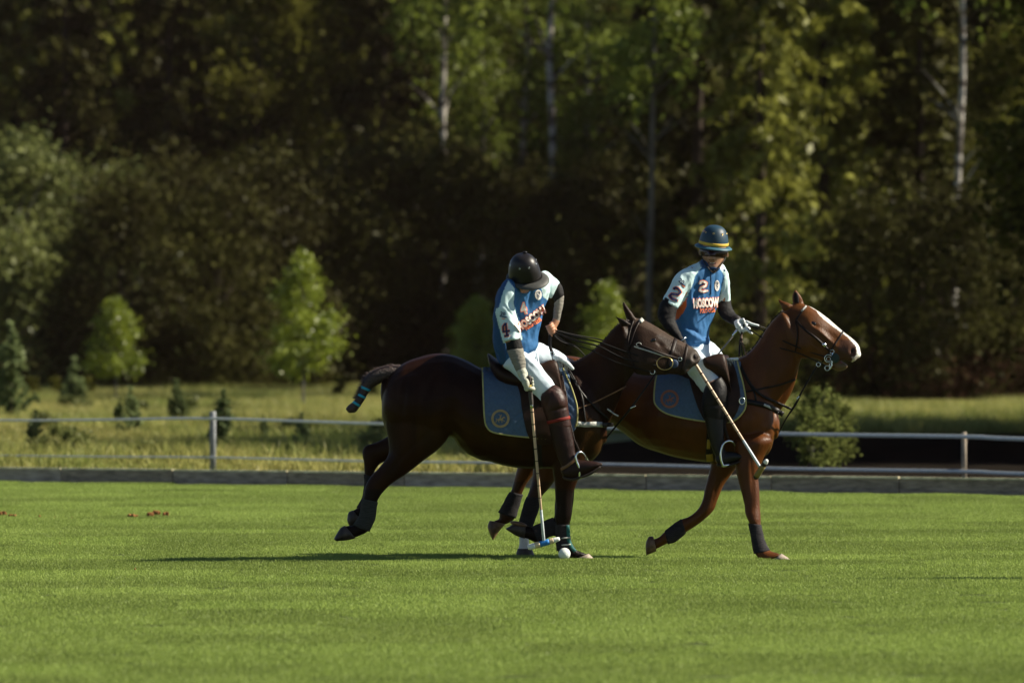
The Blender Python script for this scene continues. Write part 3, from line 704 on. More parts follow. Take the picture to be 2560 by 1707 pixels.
def coatmat(name, rough, spec, sheen, var):
    m = mat(name, (.1, .1, .1), rough, spec, var=var, vscale=7, attr='coat', sheen=sheen, bump=.3, bscale=110, stretch=(1, 1, .45)); return m
M_coat1 = coatmat('dark bay coat', .45, .10, .0, .3)
M_coat2 = coatmat('chestnut coat', .42, .18, .0, .28)
M_hair = mat('dark horse hair', (.022, .012, .009), .6, .4, var=.5, vscale=60, bump=.8, bscale=90, stretch=(1, 1, 1))
M_hairb = mat('brown tail hair', (.035, .017, .012), .55, .5, var=.6, vscale=70, bump=1, bscale=90)
M_leather = mat('dark brown leather', (.011, .0045, .002), .48, .2, var=.3, vscale=14, bump=.15, bscale=90)
M_leather2 = mat('black leather', (.006, .005, .004), .48, .2, var=.3, vscale=14, bump=.1, bscale=90)
M_saddle = mat('brown saddle leather', (.022, .009, .004), .5, .2, var=.3, vscale=12, bump=.2, bscale=60)
M_webb = mat('pale girth webbing', (.40, .40, .36), .5, .4, var=.25, vscale=30, bump=.3)
M_tan = mat('tan leather', (.16, .075, .03), .5, .4, var=.3, vscale=20)
M_steel = mat('polished steel', (.62, .66, .66), .22, .5, 1.0, var=.08)
M_brass = mat('brass', (.55, .40, .16), .3, .5, 1.0, var=.1)
M_hoof = mat('dark hoof', (.035, .025, .02), .5, .4, var=.4, vscale=30, bump=.3, stretch=(1, 1, .2))
M_hoofl = mat('pale hoof', (.30, .24, .19), .55, .35, var=.3, vscale=30, bump=.3)
M_hoofb = mat('brown hoof', (.12, .065, .035), .5, .4, var=.35, vscale=30, bump=.3)
M_wrap = mat('dark leg bandage', (.022, .020, .022), .85, .2, var=.3, vscale=30, bump=.5, bscale=50, stretch=(1, 1, 4))
M_wrapg = mat('grey green leg bandage', (.030, .032, .028), .85, .2, var=.25, vscale=30, bump=.5, bscale=50, stretch=(1, 1, 4))
M_teal = mat('teal leg boot', (.015, .11, .10), .7, .3, var=.3, vscale=20, bump=.3)
M_turq = mat('turquoise tape', (.02, .30, .42), .5, .4, var=.1)
M_eye = mat('dark eye', (.006, .004, .003), .08, .6, var=.05)
M_mouth = mat('pink gum', (.18, .06, .05), .5, .4, var=.2)
M_nostril = mat('nostril inside', (.008, .004, .004), .7, .2)

H1Y = 42.75
h1 = thing('horse', 'dark bay horse galloping nearest, carrying the leaning rider with number 4', 'horse', (W(1230, 1400, H1Y).x, H1Y, 0))
barrel1 = Y([(966, 948, 955, 1005, .09), (982, 930, 957, 1055, .19), (1010, 908, 982, 1100, .245), (1045, 894, 1036, 1118, .27), (1090, 883, 1088, 1112, .275), (1130, 886, 1128, 1092, .265), (1170, 902, 1165, 1124, .27), (1206, 920, 1200, 1143, .28),
            (1250, 932, 1245, 1160, .285), (1300, 930, 1298, 1170, .28), (1350, 920, 1350, 1172, .27), (1400, 908, 1396, 1170, .24), (1440, 905, 1440, 1163, .215), (1474, 930, 1474, 1156, .19), (1498, 985, 1497, 1134, .15), (1510, 1045, 1507, 1105, .08)], H1Y, H1Y - .04)
neck1 = Y([(1395, 910, 1480, 1130, .17), (1440, 902, 1512, 1080, .145), (1475, 882, 1534, 1034, .12), (1503, 857, 1552, 990, .10), (1528, 828, 1570, 952, .085), (1550, 806, 1584, 934, .08)], H1Y - .02, H1Y - .08)
head1 = Y([(1558, 803, 1582, 925, .06), (1578, 796, 1588, 934, .08), (1603, 796, 1604, 938, .10), (1628, 807, 1628, 940, .105), (1652, 822, 1650, 938, .098), (1680, 841, 1672, 936, .078), (1705, 853, 1695, 938, .062), (1728, 866, 1710, 938, .058), (1743, 877, 1719, 931, .055), (1749, 890, 1732, 917, .038)], H1Y - .09, H1Y - .13)
nh1 = Y([(975, 990, 1110, 1030, .13), (962, 1050, 1124, 1082, .135), (970, 1098, 1103, 1118, .12), (970, 1135, 1060, 1150, .095), (948, 1167, 1016, 1185, .072), (925, 1192, 977, 1211, .055), (912, 1218, 955, 1233, .046), (907, 1247, 943, 1255, .036), (903, 1272, 940, 1274, .034), (897, 1293, 935, 1300, .036), (884, 1312, 922, 1327, .038), (871, 1313, 903, 1338, .031), (862, 1315, 886, 1344, .033)], H1Y - .12, H1Y - .17)
fh1 = Y([(1010, 1050, 1040, 1150, .11), (972, 1088, 990, 1152, .08), (941, 1105, 966, 1153, .06), (914, 1113, 951, 1160, .048), (905, 1131, 944, 1168, .045), (909, 1156, 937, 1178, .038), (911, 1185, 936, 1193, .034), (911, 1215, 934, 1218, .033), (905, 1245, 930, 1252, .033), (893, 1268, 921, 1278, .036), (880, 1276, 904, 1297, .032)], H1Y + .13, H1Y + .13)
nf1 = Y([(1383, 1110, 1478, 1105, .10), (1382, 1165, 1462, 1152, .09), (1385, 1200, 1447, 1196, .068), (1387, 1238, 1435, 1231, .052), (1389, 1265, 1431, 1264, .046), (1386, 1288, 1429, 1290, .048), (1390, 1312, 1422, 1311, .038), (1391, 1335, 1423, 1332, .034), (1392, 1357, 1427, 1355, .035), (1394, 1376, 1437, 1371, .042), (1402, 1391, 1449, 1377, .036), (1424, 1397, 1466, 1384, .037)], H1Y - .13, H1Y - .03)
ff1 = Y([(1400, 1150, 1458, 1150, .08), (1395, 1200, 1440, 1200, .062), (1388, 1250, 1434, 1255, .048), (1386, 1290, 1424, 1310, .046), (1383, 1295, 1404, 1336, .04), (1368, 1300, 1379, 1338, .034), (1352, 1308, 1362, 1346, .034), (1332, 1317, 1345, 1356, .038), (1317, 1314, 1324, 1348, .031), (1308, 1312, 1310, 1344, .031)], H1Y + .12, H1Y + .15)
def horse_body(parts, extra, voxel, bp, base, regs, m, parent):
    mb = MB()
    for p, kw in parts: mb.add(*loft(p, **kw))
    for e in extra: mb.add(*e)
    me = remesh(mb.vf(), voxel, 5, .5); bumps(me, bp)
    a = coords(me); n = normals(me); d = np.array([noise.noise(Vector(p) * 5.0) for p in a]) * .006; setco(me, a + n * d[:, None])
    paint(me, base, regs); o = obj('body', me, m, parent); return o
mus1 = [pxball(1045, 1010, H1Y - .13, 75, 85, .16), pxball(1440, 1040, H1Y - .13, 55, 80, .10, 15), pxball(1235, 1060, H1Y, 110, 95, .30), pxball(1612, 900, H1Y - .1, 34, 36, .10)]
ears1 = [loft(Y([(1551, 816, 1580, 812, .022), (1543, 799, 1565, 800, .022), (1535, 790, 1545, 793, .013), (1531, 786, 1534, 788, .006)], H1Y - .16, H1Y - .18), n=10, cap=(.3, .3)), loft(Y([(1565, 797, 1592, 799, .022), (1559, 775, 1580, 781, .022), (1556, 760, 1567, 765, .014), (1556, 751, 1559, 753, .006)], H1Y - .05, H1Y - .04), n=10, cap=(.3, .3))]
def band(y0, y1, x0=-1e9, x1=1e9, soft=6.0):
    return lambda px, py, a, n: np.clip((py - y0) / soft, 0, 1) * np.clip((y1 - py) / soft, 0, 1) * (px > x0) * (px < x1)
def nz(scale, lo, hi):
    def f(px, py, a, n): return np.clip((np.array([noise.noise(Vector(p) * scale) for p in a]) - lo) / (hi - lo), 0, 1)
    return f
b1 = horse_body([(barrel1, dict(egg=.12)), (neck1, {}), (head1, dict(egg=-.12, power=1.2, shear=.32)), (nh1, {}), (fh1, {}), (nf1, {}), (ff1, {})], mus1 + ears1, .0105,
    [(1045, 1000, 60, 70, 20, .012), (1120, 1060, 22, 50, 20, -.014), (1440, 1030, 26, 60, 25, .014), (1398, 1050, 12, 70, 15, -.012), (1490, 970, 60, 14, -60, .008), (1612, 905, 28, 26, 0, .010), (1640, 838, 14, 9, 30, .007), (1651, 861, 9, 5, 35, -.012), (1680, 880, 30, 6, 32, .006), (1694, 896, 40, 7, 30, -.006), (1737, 893, 6, 8, 20, -.022), (1728, 897, 9, 9, 20, .006), (1722, 922, 16, 3, 20, -.007), (1412, 1240, 9, 40, 0, .004), (1300, 1090, 8, 60, 20, -.003), (1250, 1100, 7, 60, 20, .003), (1075, 960, 9, 60, 25, -.008), (1010, 1000, 7, 70, 8, -.007), (1045, 1105, 8, 50, 50, -.006), (985, 1165, 6, 40, 40, -.006), (1470, 1000, 8, 60, 30, -.007), (1545, 880, 7, 40, 30, -.006), (1455, 1110, 10, 40, 10, .007)],
    (.016, .0048, .0014), [(nz(2.5, -.1, .5), (.025, .009, .002), .7), (band(1020, 1150, 1040, 1500, 60), (.040, .018, .002), .6), (band(1220, 1500), (.006, .003, .0025), .9), ([(1560, 790), (1610, 790), (1760, 870), (1750, 960), (1560, 960)], (.026, .015, .010), .85), ([(1715, 862), (1760, 870), (1755, 925), (1715, 935), (1704, 900)], (.055, .043, .034), .85), ([(1590, 790), (1730, 864), (1724, 875), (1585, 806)], (.075, .052, .038), .6)], M_coat1, h1)  # warm belly band and pale nose strip paint grass bounce and sunlight into the coat
bv1 = bvh_of(b1.data); 
off1 = Vector(h1['org'])
def wbvh(o):
    og = origin(o.parent); me = o.data
    return BVHTree.FromPolygons([v.co + og for v in me.vertices], [tuple(p.vertices) for p in me.polygons])
bv1 = wbvh(b1)
def hoof(secs, y, m, parent, y1=None, label=None):
    return obj('hoof', loft(Y(secs, y, y1), n=18, sub=3, cap=(.05, .25)), m, parent, label=label)
hoof([(862, 1313, 889, 1345, .040), (850, 1321, 866, 1350, .050), (835, 1345, 842, 1352, .042)], H1Y - .17, M_hoof, h1)
hoof([(882, 1275, 903, 1300, .038), (871, 1281, 892, 1311, .046), (868, 1296, 877, 1317, .04)], H1Y + .13, M_hoof, h1)
hoof([(1434, 1398, 1472, 1383, .042), (1450, 1400, 1481, 1392, .052), (1468, 1401, 1489, 1399, .050)], H1Y - .02, M_hoofl, h1, label='pale planted front hoof')
hoof([(1314, 1311, 1312, 1346, .040), (1292, 1305, 1291, 1339, .050), (1274, 1315, 1278, 1331, .048), (1265, 1320, 1267, 1324, .035)], H1Y + .15, M_hoof, h1, label='raised front hoof showing its sole')
ob = obj('hoof_sole', pxball(1296, 1309, H1Y + .13, 22, 6, .035, 12), M_hoofb, h1)
def wrapleg(name, secs, i0, i1, grow, m, parent, ridges=0, sub=6, label=None):
    vf = loft(secs[i0:i1], n=22, sub=sub, cap=(.1, .1), grow=grow)
    v = [p + Vector(noise.noise_vector(p * 22)) * .004 for p in vf[0]]
    return obj(name, (v, vf[1]), m, parent, label=label)
wrapleg('leg_bandage', nh1, 7, 11, 1.10, M_wrapg, h1)
wrapleg('leg_bandage', fh1, 6, 10, 1.10, M_wrap, h1)
bw = wrapleg('leg_boot', nf1, 6, 10, 1.13, M_wrap, h1)
bvw = wbvh(bw)
obj('boot_stripe', strap(bvw, [(1419, 1312), (1421, 1330), (1422, 1350), (1430, 1368), (1438, 1378)], 9, off=.001), M_teal, bw)
for yy in (1343, 1360): obj('boot_strap', strap(bvw, [(1404, yy + 2), (1427, yy)], 3.2, off=.006), M_webb, bw)
wrapleg('leg_bandage', ff1, 4, 8, 1.10, M_wrap, h1)
# tail, folded up and taped
tail_s = Y([(1003, 912, 998, 945, .035), (966, 914, 976, 949, .04), (937, 924, 951, 958, .04), (914, 942, 934, 968, .038), (903, 965, 921, 982, .033), (896, 984, 911, 1000, .033), (886, 1001, 900, 1016, .032), (872, 1012, 889, 1030, .032), (866, 1019, 876, 1032, .025)], H1Y)
tl = obj('tail', loft(tail_s, n=20, sub=6, cap=(.5, .5)), M_hairb, h1)
mb = MB(); rt = random.Random(3)
for i in range(420):
    s = rt.uniform(0, .72) * (len(tail_s) - 1); k = int(s); fr = s - k; A_ = W(*(np.array(tail_s[k][:2]) * (1 - fr) + np.array(tail_s[k + 1][:2]) * fr), H1Y + rt.uniform(-.03, .03)); B_ = W(*(np.array(tail_s[k][2:4]) * (1 - fr) + np.array(tail_s[k + 1][2:4]) * fr), H1Y)
    p = A_.lerp(B_, rt.uniform(-.02, .35)); d = Vector((-1, 0, -.35)) * rt.uniform(.02, .05) + Vector((0, 0, rt.uniform(.0, .028))); w_ = Vector((0, .0025, .0015))
    mb.add([p - w_, p + w_, p + d * .6 + w_, p + d], [(0, 1, 2, 3)])
hf = obj('loose_hair', mb.vf(), M_hairb, tl); hf['kind'] = 'stuff'
bvt = wbvh(tl)
for (ax, ay, bx, by) in ((903, 967, 922, 975), (893, 984, 912, 994), (880, 1002, 897, 1013)):
    obj('tail_tape', wrap_band(bvt, W(ax, ay, H1Y), W(bx, by, H1Y), .019, .003, n=24, k=3), M_turq, tl)
def sy(bvh, px, py, d=42.6):
    h = surf(bvh, px, py); return h.y if h is not None else d
# eye, nostril
obj('eye', pxball(1633, 851, sy(bv1, 1633, 851) + .006, 8, 5, .014, -20), M_eye, h1)
obj('nostril', pxball(1737, 893, sy(bv1, 1737, 893) + .004, 5.5, 8.5, .012, -25), M_nostril, h1)
obj('ear_inside', loft(Y([(1556, 810, 1571, 808, .004), (1548, 800, 1560, 801, .004), (1538, 791, 1543, 793, .003)], H1Y - .183, H1Y - .196), n=8), M_nostril, h1)
# hogged mane: a short dark ridge along the crest
def mane(crest, y0, y1, parent, m, h=5):
    mb = MB(); P = crom(crest, 6); r = random.Random(7)
    for i, p in enumerate(P):
        y = y0 + (y1 - y0) * i / (len(P) - 1)
        for k in range(12):
            a = W(p[0] + r.uniform(-3, 3), p[1] + r.uniform(0, 4), y + r.uniform(-.018, .018)); d = Vector((r.uniform(-.4, .1), r.uniform(-.3, .3), 1)) * h * r.uniform(.5, 1.1) * .003; w_ = Vector((.003, .002, 0))
            mb.add([a - w_, a + w_, a + d], [(0, 1, 2)])
    o = obj('mane', mb.vf(), m, parent); o['kind'] = 'stuff'; return o
mane([(1440, 903), (1475, 884), (1503, 858), (1528, 829), (1550, 808), (1570, 800)], H1Y - .02, H1Y - .1, h1, M_hair)

# ---- far horse
def yc(x): return 43.55 + (43.0 - 43.55) * (x - 1330) / 620.0
def Y2(secs, dy=0.0): return [(s[0], s[1], s[2], s[3], yc((s[0] + s[2]) / 2) + dy, s[4]) for s in secs]
h2 = thing('horse', 'chestnut horse with a white blaze, behind and ahead of the dark bay horse', 'horse', (W(1650, 1400, 43.2).x, 43.2, 0))
barrel2 = Y2([(1318, 955, 1310, 1050, .09), (1340, 915, 1330, 1110, .2), (1375, 893, 1372, 1130, .26), (1420, 889, 1412, 1112, .27), (1460, 895, 1456, 1070, .265), (1505, 908, 1498, 1050, .26), (1550, 918, 1545, 1072, .27), (1600, 926, 1596, 1111, .285), (1650, 928, 1648, 1132, .29), (1700, 925, 1700, 1145, .28), (1750, 915, 1755, 1153, .265), (1800, 903, 1805, 1157, .245), (1850, 894, 1850, 1157, .22), (1890, 905, 1892, 1148, .20), (1920, 955, 1920, 1128, .155), (1936, 1015, 1934, 1096, .09)])
neck2 = Y2([(1815, 900, 1920, 1110, .18), (1853, 893, 1939, 1050, .15), (1874, 878, 1958, 1018, .125), (1892, 857, 1979, 981, .105), (1910, 829, 1991, 948, .092), (1931, 801, 1998, 915, .084), (1952, 781, 2003, 898, .078)])
head2 = Y2([(1958, 774, 1996, 893, .06), (1975, 762, 2008, 896, .08), (2000, 759, 2024, 894, .098), (2022, 763, 2040, 897, .103), (2050, 778, 2056, 903, .09), (2076, 799, 2070, 908, .074), (2104, 823, 2090, 905, .062), (2126, 842, 2112, 900, .056), (2141, 856, 2127, 906, .055), (2149, 868, 2137, 904, .044), (2151, 880, 2143, 896, .028)], .02)
jaw2 = Y2([(2035, 870, 2045, 898, .05), (2060, 890, 2064, 912, .046), (2080, 902, 2082, 921, .042), (2096, 905, 2095, 927, .038), (2108, 906, 2108, 925, .034), (2117, 911, 2115, 921, .028)], .02)
fo2 = Y([(1833, 1110, 1930, 1105, .11), (1838, 1158, 1908, 1150, .085), (1842, 1187, 1897, 1187, .064), (1851, 1223, 1899, 1223, .052), (1860, 1260, 1899, 1260, .046), (1863, 1285, 1901, 1290, .050), (1873, 1308, 1902, 1312, .040), (1877, 1333, 1906, 1333, .035), (1882, 1362, 1914, 1359, .036), (1887, 1383, 1923, 1374, .043), (1898, 1396, 1936, 1379, .037), (1915, 1400, 1951, 1383, .037)], 42.88, 42.66)
ffo2 = Y([(1795, 1110, 1868, 1140, .10), (1778, 1158, 1842, 1168, .08), (1771, 1187, 1828, 1187, .063), (1761, 1223, 1807, 1216, .052), (1756, 1250, 1794, 1250, .047), (1745, 1272, 1784, 1276, .048), (1724, 1290, 1752, 1306, .043), (1703, 1298, 1714, 1331, .036), (1681, 1314, 1691, 1350, .036), (1662, 1328, 1670, 1358, .041), (1646, 1342, 1652, 1367, .031), (1632, 1346, 1640, 1373, .032)], 43.18, 43.18)
ha2 = Y([(1320, 1070, 1400, 1090, .12), (1300, 1140, 1368, 1142, .09), (1292, 1171, 1334, 1186, .065), (1284, 1201, 1317, 1210, .048), (1275, 1230, 1306, 1236, .04), (1260, 1258, 1297, 1262, .04), (1248, 1281, 1287, 1295, .044), (1248, 1296, 1273, 1306, .034), (1236, 1300, 1264, 1310, .034)], 43.66, 43.7)
hb2 = Y([(1325, 1050, 1440, 1080, .13), (1333, 1130, 1420, 1140, .10), (1331, 1185, 1388, 1198, .075), (1325, 1218, 1368, 1224, .055), (1317, 1242, 1352, 1244, .048), (1308, 1270, 1344, 1275, .04), (1300, 1300, 1334, 1305, .036), (1298, 1325, 1327, 1328, .034), (1299, 1345, 1322, 1345, .032), (1299, 1362, 1323, 1362, .034), (1295, 1373, 1328, 1373, .04)], 43.42, 43.35)
mus2 = [pxball(1400, 1010, yc(1400) - .12, 70, 80, .15), pxball(1878, 1050, yc(1878) - .10, 50, 78, .12, 12), pxball(1690, 1040, yc(1690), 130, 92, .30), pxball(2022, 858, yc(2022) + .02, 34, 36, .098), pxball(1905, 1090, yc(1905) - .04, 30, 52, .13)]
ears2 = [loft(Y2([(1957, 780, 1984, 763, .022), (1951, 764, 1972, 757, .022), (1945, 752, 1955, 752, .014), (1941, 742, 1944, 744, .006)], -.05), n=10, cap=(.3, .3)), loft(Y2([(1982, 764, 2011, 764, .022), (1979, 743, 2008, 748, .022), (1982, 730, 2000, 735, .017), (1987, 722, 1991, 724, .006)], .07), n=10, cap=(.3, .3))]
blaze = [(2024, 766), (2034, 764), (2060, 776), (2110, 818), (2150, 852), (2158, 872), (2150, 905), (2140, 912), (2128, 905), (2136, 893), (2142, 886), (2140, 866), (2120, 843), (2100, 829), (2080, 814), (2062, 800), (2047, 786), (2042, 777)]
b2 = horse_body([(barrel2, dict(egg=.12)), (neck2, {}), (head2, dict(egg=-.12, power=1.2, shear=.25)), (jaw2, {}), (fo2, {}), (ffo2, {}), (ha2, {}), (hb2, {})], mus2 + ears2, .0105,
    [(1905, 1090, 22, 40, 10, .014), (1880, 1140, 26, 20, 0, -.006), (1870, 1040, 24, 60, 20, .014), (1832, 1060, 12, 60, 10, -.012), (1900, 1000, 18, 60, 25, -.010), (1940, 960, 14, 70, 24, .009), (1960, 985, 7, 60, 28, -.010), (1930, 860, 30, 50, 30, .006), (2018, 862, 28, 30, 0, .012), (2050, 830, 22, 5, 38, .009), (2080, 858, 34, 5, 40, .007), (2028, 808, 12, 7, 30, .007), (2036, 812, 9, 4, 35, -.012), (2086, 842, 26, 6, 40, -.005), (2130, 877, 6, 8, 20, -.024), (2120, 880, 8, 10, 20, .006), (2133, 897, 6, 5, 0, .006), (1878, 1285, 9, 12, 0, .005), (1890, 1240, 7, 40, 0, .004), (1700, 1060, 7, 50, 15, -.003), (1668, 1060, 7, 50, 15, .003), (1890, 1020, 10, 40, -20, .009), (1905, 1050, 9, 40, 25, -.008), (1925, 1090, 8, 40, 5, .007), (1870, 1110, 10, 40, 20, -.007), (1900, 930, 8, 60, 35, -.005), (1975, 880, 9, 40, 20, -.006), (1880, 1190, 4, 40, -5, -.005), (1790, 1220, 4, 40, 15, -.005), (1885, 1300, 8, 6, 0, .006), (2062, 840, 20, 4, 40, .006), (2050, 870, 24, 5, 45, -.006)],
    (.070, .0205, .0028), [(nz(2.5, -.1, .5), (.092, .028, .0036), .7), (band(1100, 1180, 1530, 1800, 50), (.10, .044, .006), .6), (band(1200, 1420, 1600), (.085, .027, .006), .6), (band(1200, 1345, 1240, 1400), (.022, .009, .005), .7), (band(1332, 1380, 1285, 1345, 4), (.62, .58, .52), 1.0),  # yellowish belly band paints the light bounced off the grass into the coat
      ([(1940, 760), (2030, 755), (2160, 850), (2160, 930), (2060, 930), (1990, 900)], (.105, .040, .011), .6), ([(2100, 850), (2160, 850), (2160, 915), (2105, 930), (2090, 900)], (.045, .022, .016), .7), ([(2086, 900), (2120, 905), (2120, 930), (2086, 930)], (.14, .10, .05), .6), (blaze, (.72, .69, .62), 1.0), ([(2128, 893), (2146, 890), (2150, 905), (2134, 910)], (.42, .30, .24), .7)], M_coat2, h2)
bv2 = wbvh(b2)
hoof([(1929, 1403, 1954, 1383, .044), (1945, 1404, 1968, 1392, .052), (1962, 1404, 1979, 1401, .046)], 42.64, M_hoofl, h2, label='pale front hoof on the turf')
hoof([(1633, 1340, 1641, 1377, .038), (1622, 1341, 1627, 1383, .046), (1616, 1352, 1617, 1387, .042)], 43.18, M_hoofb, h2)
hoof([(1224, 1301, 1264, 1309, .040), (1219, 1316, 1251, 1324, .048), (1225, 1335, 1240, 1339, .036), (1231, 1348, 1233, 1350, .018)], 43.7, M_hoofb, h2)
hoof([(1294, 1371, 1330, 1371, .044), (1291, 1381, 1334, 1381, .050), (1290, 1391, 1337, 1391, .052)], 43.35, M_hoof, h2)
wrapleg('leg_bandage', fo2, 6, 10, 1.13, M_wrap, h2)
wrapleg('leg_bandage', ffo2, 7, 10, 1.13, M_wrap, h2)
wrapleg('leg_bandage', ha2, 4, 7, 1.13, M_wrap, h2)
wrapleg('leg_bandage', hb2, 4, 8, 1.10, M_wrap, h2)
obj('eye', pxball(2034, 809, sy(bv2, 2034, 809) + .006, 8, 5, .014, 30), M_eye, h2)
obj('nostril', pxball(2130, 877, sy(bv2, 2130, 877) + .004, 6, 8, .012, 25), M_nostril, h2)
obj('ear_inside', loft(Y2([(1986, 757, 1998, 757, .004), (1984, 742, 1997, 744, .004), (1987, 731, 1993, 732, .003)], .046), n=8), M_nostril, h2)
obj('mouth_inside', pxball(2099, 907, yc(2100) + .02, 16, 6, .03, 25), M_mouth, h2)
mane([(1835, 898), (1856, 892), (1874, 878), (1892, 857), (1910, 829), (1931, 801), (1952, 781), (1965, 772)], yc(1835), yc(1965), h2, M_hair, 4)

# ============================================================ tack (things that rest on the horses)
def padmat():
    m = mat('quilted blue pad', (.075, .12, .19), .85, .2, var=.12, vscale=60); t = m.node_tree; N = t.nodes; b = N['Principled BSDF']
    return m
M_pad = padmat()
M_trim = mat('yellow piping', (.38, .35, .13), .7, .3, var=.15)
M_logo = mat('tan print', (.38, .27, .13), .8, .2, var=.1)
M_logo2 = mat('orange print', (.30, .12, .07), .8, .2, var=.1)
def sheetpoly(bvh, outline, off, name, m, parent, cell=6, default=None, quilt=0, thick=.006):
    """a cloth laid on the horse inside a pixel outline: grid clipped to the outline, following the surface"""
    xs = [p[0] for p in outline]; ys = [p[1] for p in outline]; x0, y0 = min(xs), min(ys); nx = int((max(xs) - x0) / cell) + 2; ny = int((max(ys) - y0) / cell) + 2
    V = []; idx = {}; F_ = []
    def near(p):
        best = None
        for i in range(len(outline)):
            a = np.array(outline[i]); b = np.array(outline[(i + 1) % len(outline)]); t = np.clip(np.dot(p - a, b - a) / (np.dot(b - a, b - a) + 1e-9), 0, 1); q = a + (b - a) * t; d = np.linalg.norm(p - q)
            if best is None or d < best[0]: best = (d, q)
        return best
    gx, gy = np.meshgrid(np.arange(nx) * cell + x0, np.arange(ny) * cell + y0); fx, fy_ = gx.ravel(), gy.ravel(); ins = inpoly(fx, fy_, outline).reshape(gx.shape)
    def vid(i, j):
        if (i, j) in idx: return idx[(i, j)]
        p = np.array((gx[j, i], gy[j, i]), float)
        if not ins[j, i]: p = near(p)[1]
        h = surf(bvh, p[0], p[1]); q = None
        o = off
        if quilt:
            u = (p[0] + p[1]) / quilt; v = (p[0] - p[1]) / quilt; o += .006 * (min(1, abs(math.sin(math.pi * u)) * 1.6) * min(1, abs(math.sin(math.pi * v)) * 1.6))
        V.append((p, h.y if h is not None else None, o)); idx[(i, j)] = len(V) - 1; return idx[(i, j)]
    for j in range(ny - 1):
        for i in range(nx - 1):
            k = [(i, j), (i + 1, j), (i + 1, j + 1), (i, j + 1)]
            if sum(ins[b_, a_] for a_, b_ in k) >= 1: F_.append(tuple(vid(*c) for c in k))
    got = [(v[0], v[1]) for v in V if v[1] is not None]
    ga = np.array([g[0] for g in got]) if got else None; gyv = np.array([g[1] for g in got]) if got else None
    out = []
    for p, y, o in V:
        if y is None: y = gyv[np.argmin(((ga - p) ** 2).sum(1))] if got else default
        out.append(W(p[0], p[1], y - o))
    me = bpy.data.meshes.new(name); me.from_pydata([tuple(p) for p in out], [], F_); me.update()
    ob = obj(name, me, m, parent)
    sm = ob.modifiers.new('t', 'SOLIDIFY'); sm.thickness = thick; sm.offset = 0
    return ob
def outline_curve(pts, sub=6): return [tuple(p) for p in crom(pts, sub)]
def decal_ring(bvh, cx, cy, r0, r1, off, n=40):
    v, f = [], []
    for i in range(n):
        a = 2 * math.pi * i / n
        for r in (r0, r1):
            x, y = cx + r * math.cos(a), cy + r * math.sin(a); h = surf(bvh, x, y, off, 42.5); v.append(h)
    for i in range(n): j = (i + 1) % n; f.append((2 * i, 2 * j, 2 * j + 1, 2 * i + 1))
    return v, f
def decal_poly(bvh, pts, off):
    me = bpy.data.meshes.new('q'); 
    return [surf(bvh, x, y, off, 42.5) for x, y in pts], [tuple(range(len(pts)))]
def decal_text(bvh, txt, x, y, ang, hpx, off, bold=0.0, sx=1.0, shear=0.):
    cu = bpy.data.curves.new('t', 'FONT'); cu.body = txt; cu.size = 1; cu.offset = bold; cu.resolution_u = 2; cu.align_x = 'CENTER'; cu.align_y = 'CENTER'; cu.shear = shear
    o = bpy.data.objects.new('t', cu); C.objects.link(o); dg = bpy.context.evaluated_depsgraph_get(); dg.update()
    me = bpy.data.meshes.new_from_object(o.evaluated_get(dg)); bpy.data.objects.remove(o)
    bm = bmesh.new(); bm.from_mesh(me); bmesh.ops.triangulate(bm, faces=bm.faces[:]); bmesh.ops.subdivide_edges(bm, edges=[e for e in bm.edges if e.calc_length() > .16], cuts=2, use_grid_fill=True); bmesh.ops.triangulate(bm, faces=bm.faces[:]); bm.to_mesh(me); bm.free()
    s = hpx / .70; ca, sa = math.cos(math.radians(ang)), math.sin(math.radians(ang)); v = []
    a = coords(me); cy = (a[:, 1].min() + a[:, 1].max()) / 2 if len(a) else 0
    raw = [surf(bvh, x + (p[0] * s * sx) * ca + (p[1] - cy) * s * sa, y + (p[0] * s * sx) * sa - (p[1] - cy) * s * ca, off) for p in a]
    ok = [p.y for p in raw if p is not None]; md = sum(ok) / len(ok) if ok else 42.5
    for p, h in zip(a, raw):
        xx = x + (p[0] * s * sx) * ca + (p[1] - cy) * s * sa; yy = y + (p[0] * s * sx) * sa - (p[1] - cy) * s * ca
        v.append(h if h is not None else W(xx, yy, md))
    f = [tuple(q.vertices) for q in me.polygons]; return v, f
RIDERFIG = [(-9, 1), (-6, -3), (-1, -4), (-3, -9), (2, -14), (3, -19), (5, -15), (4, -9), (6, -5), (12, -7), (15, -3), (13, -1), (9, -1), (8, 3), (13, 8), (9, 8), (4, 5), (-1, 5), (-4, 10), (-7, 13), (-6, 8), (-8, 5)]
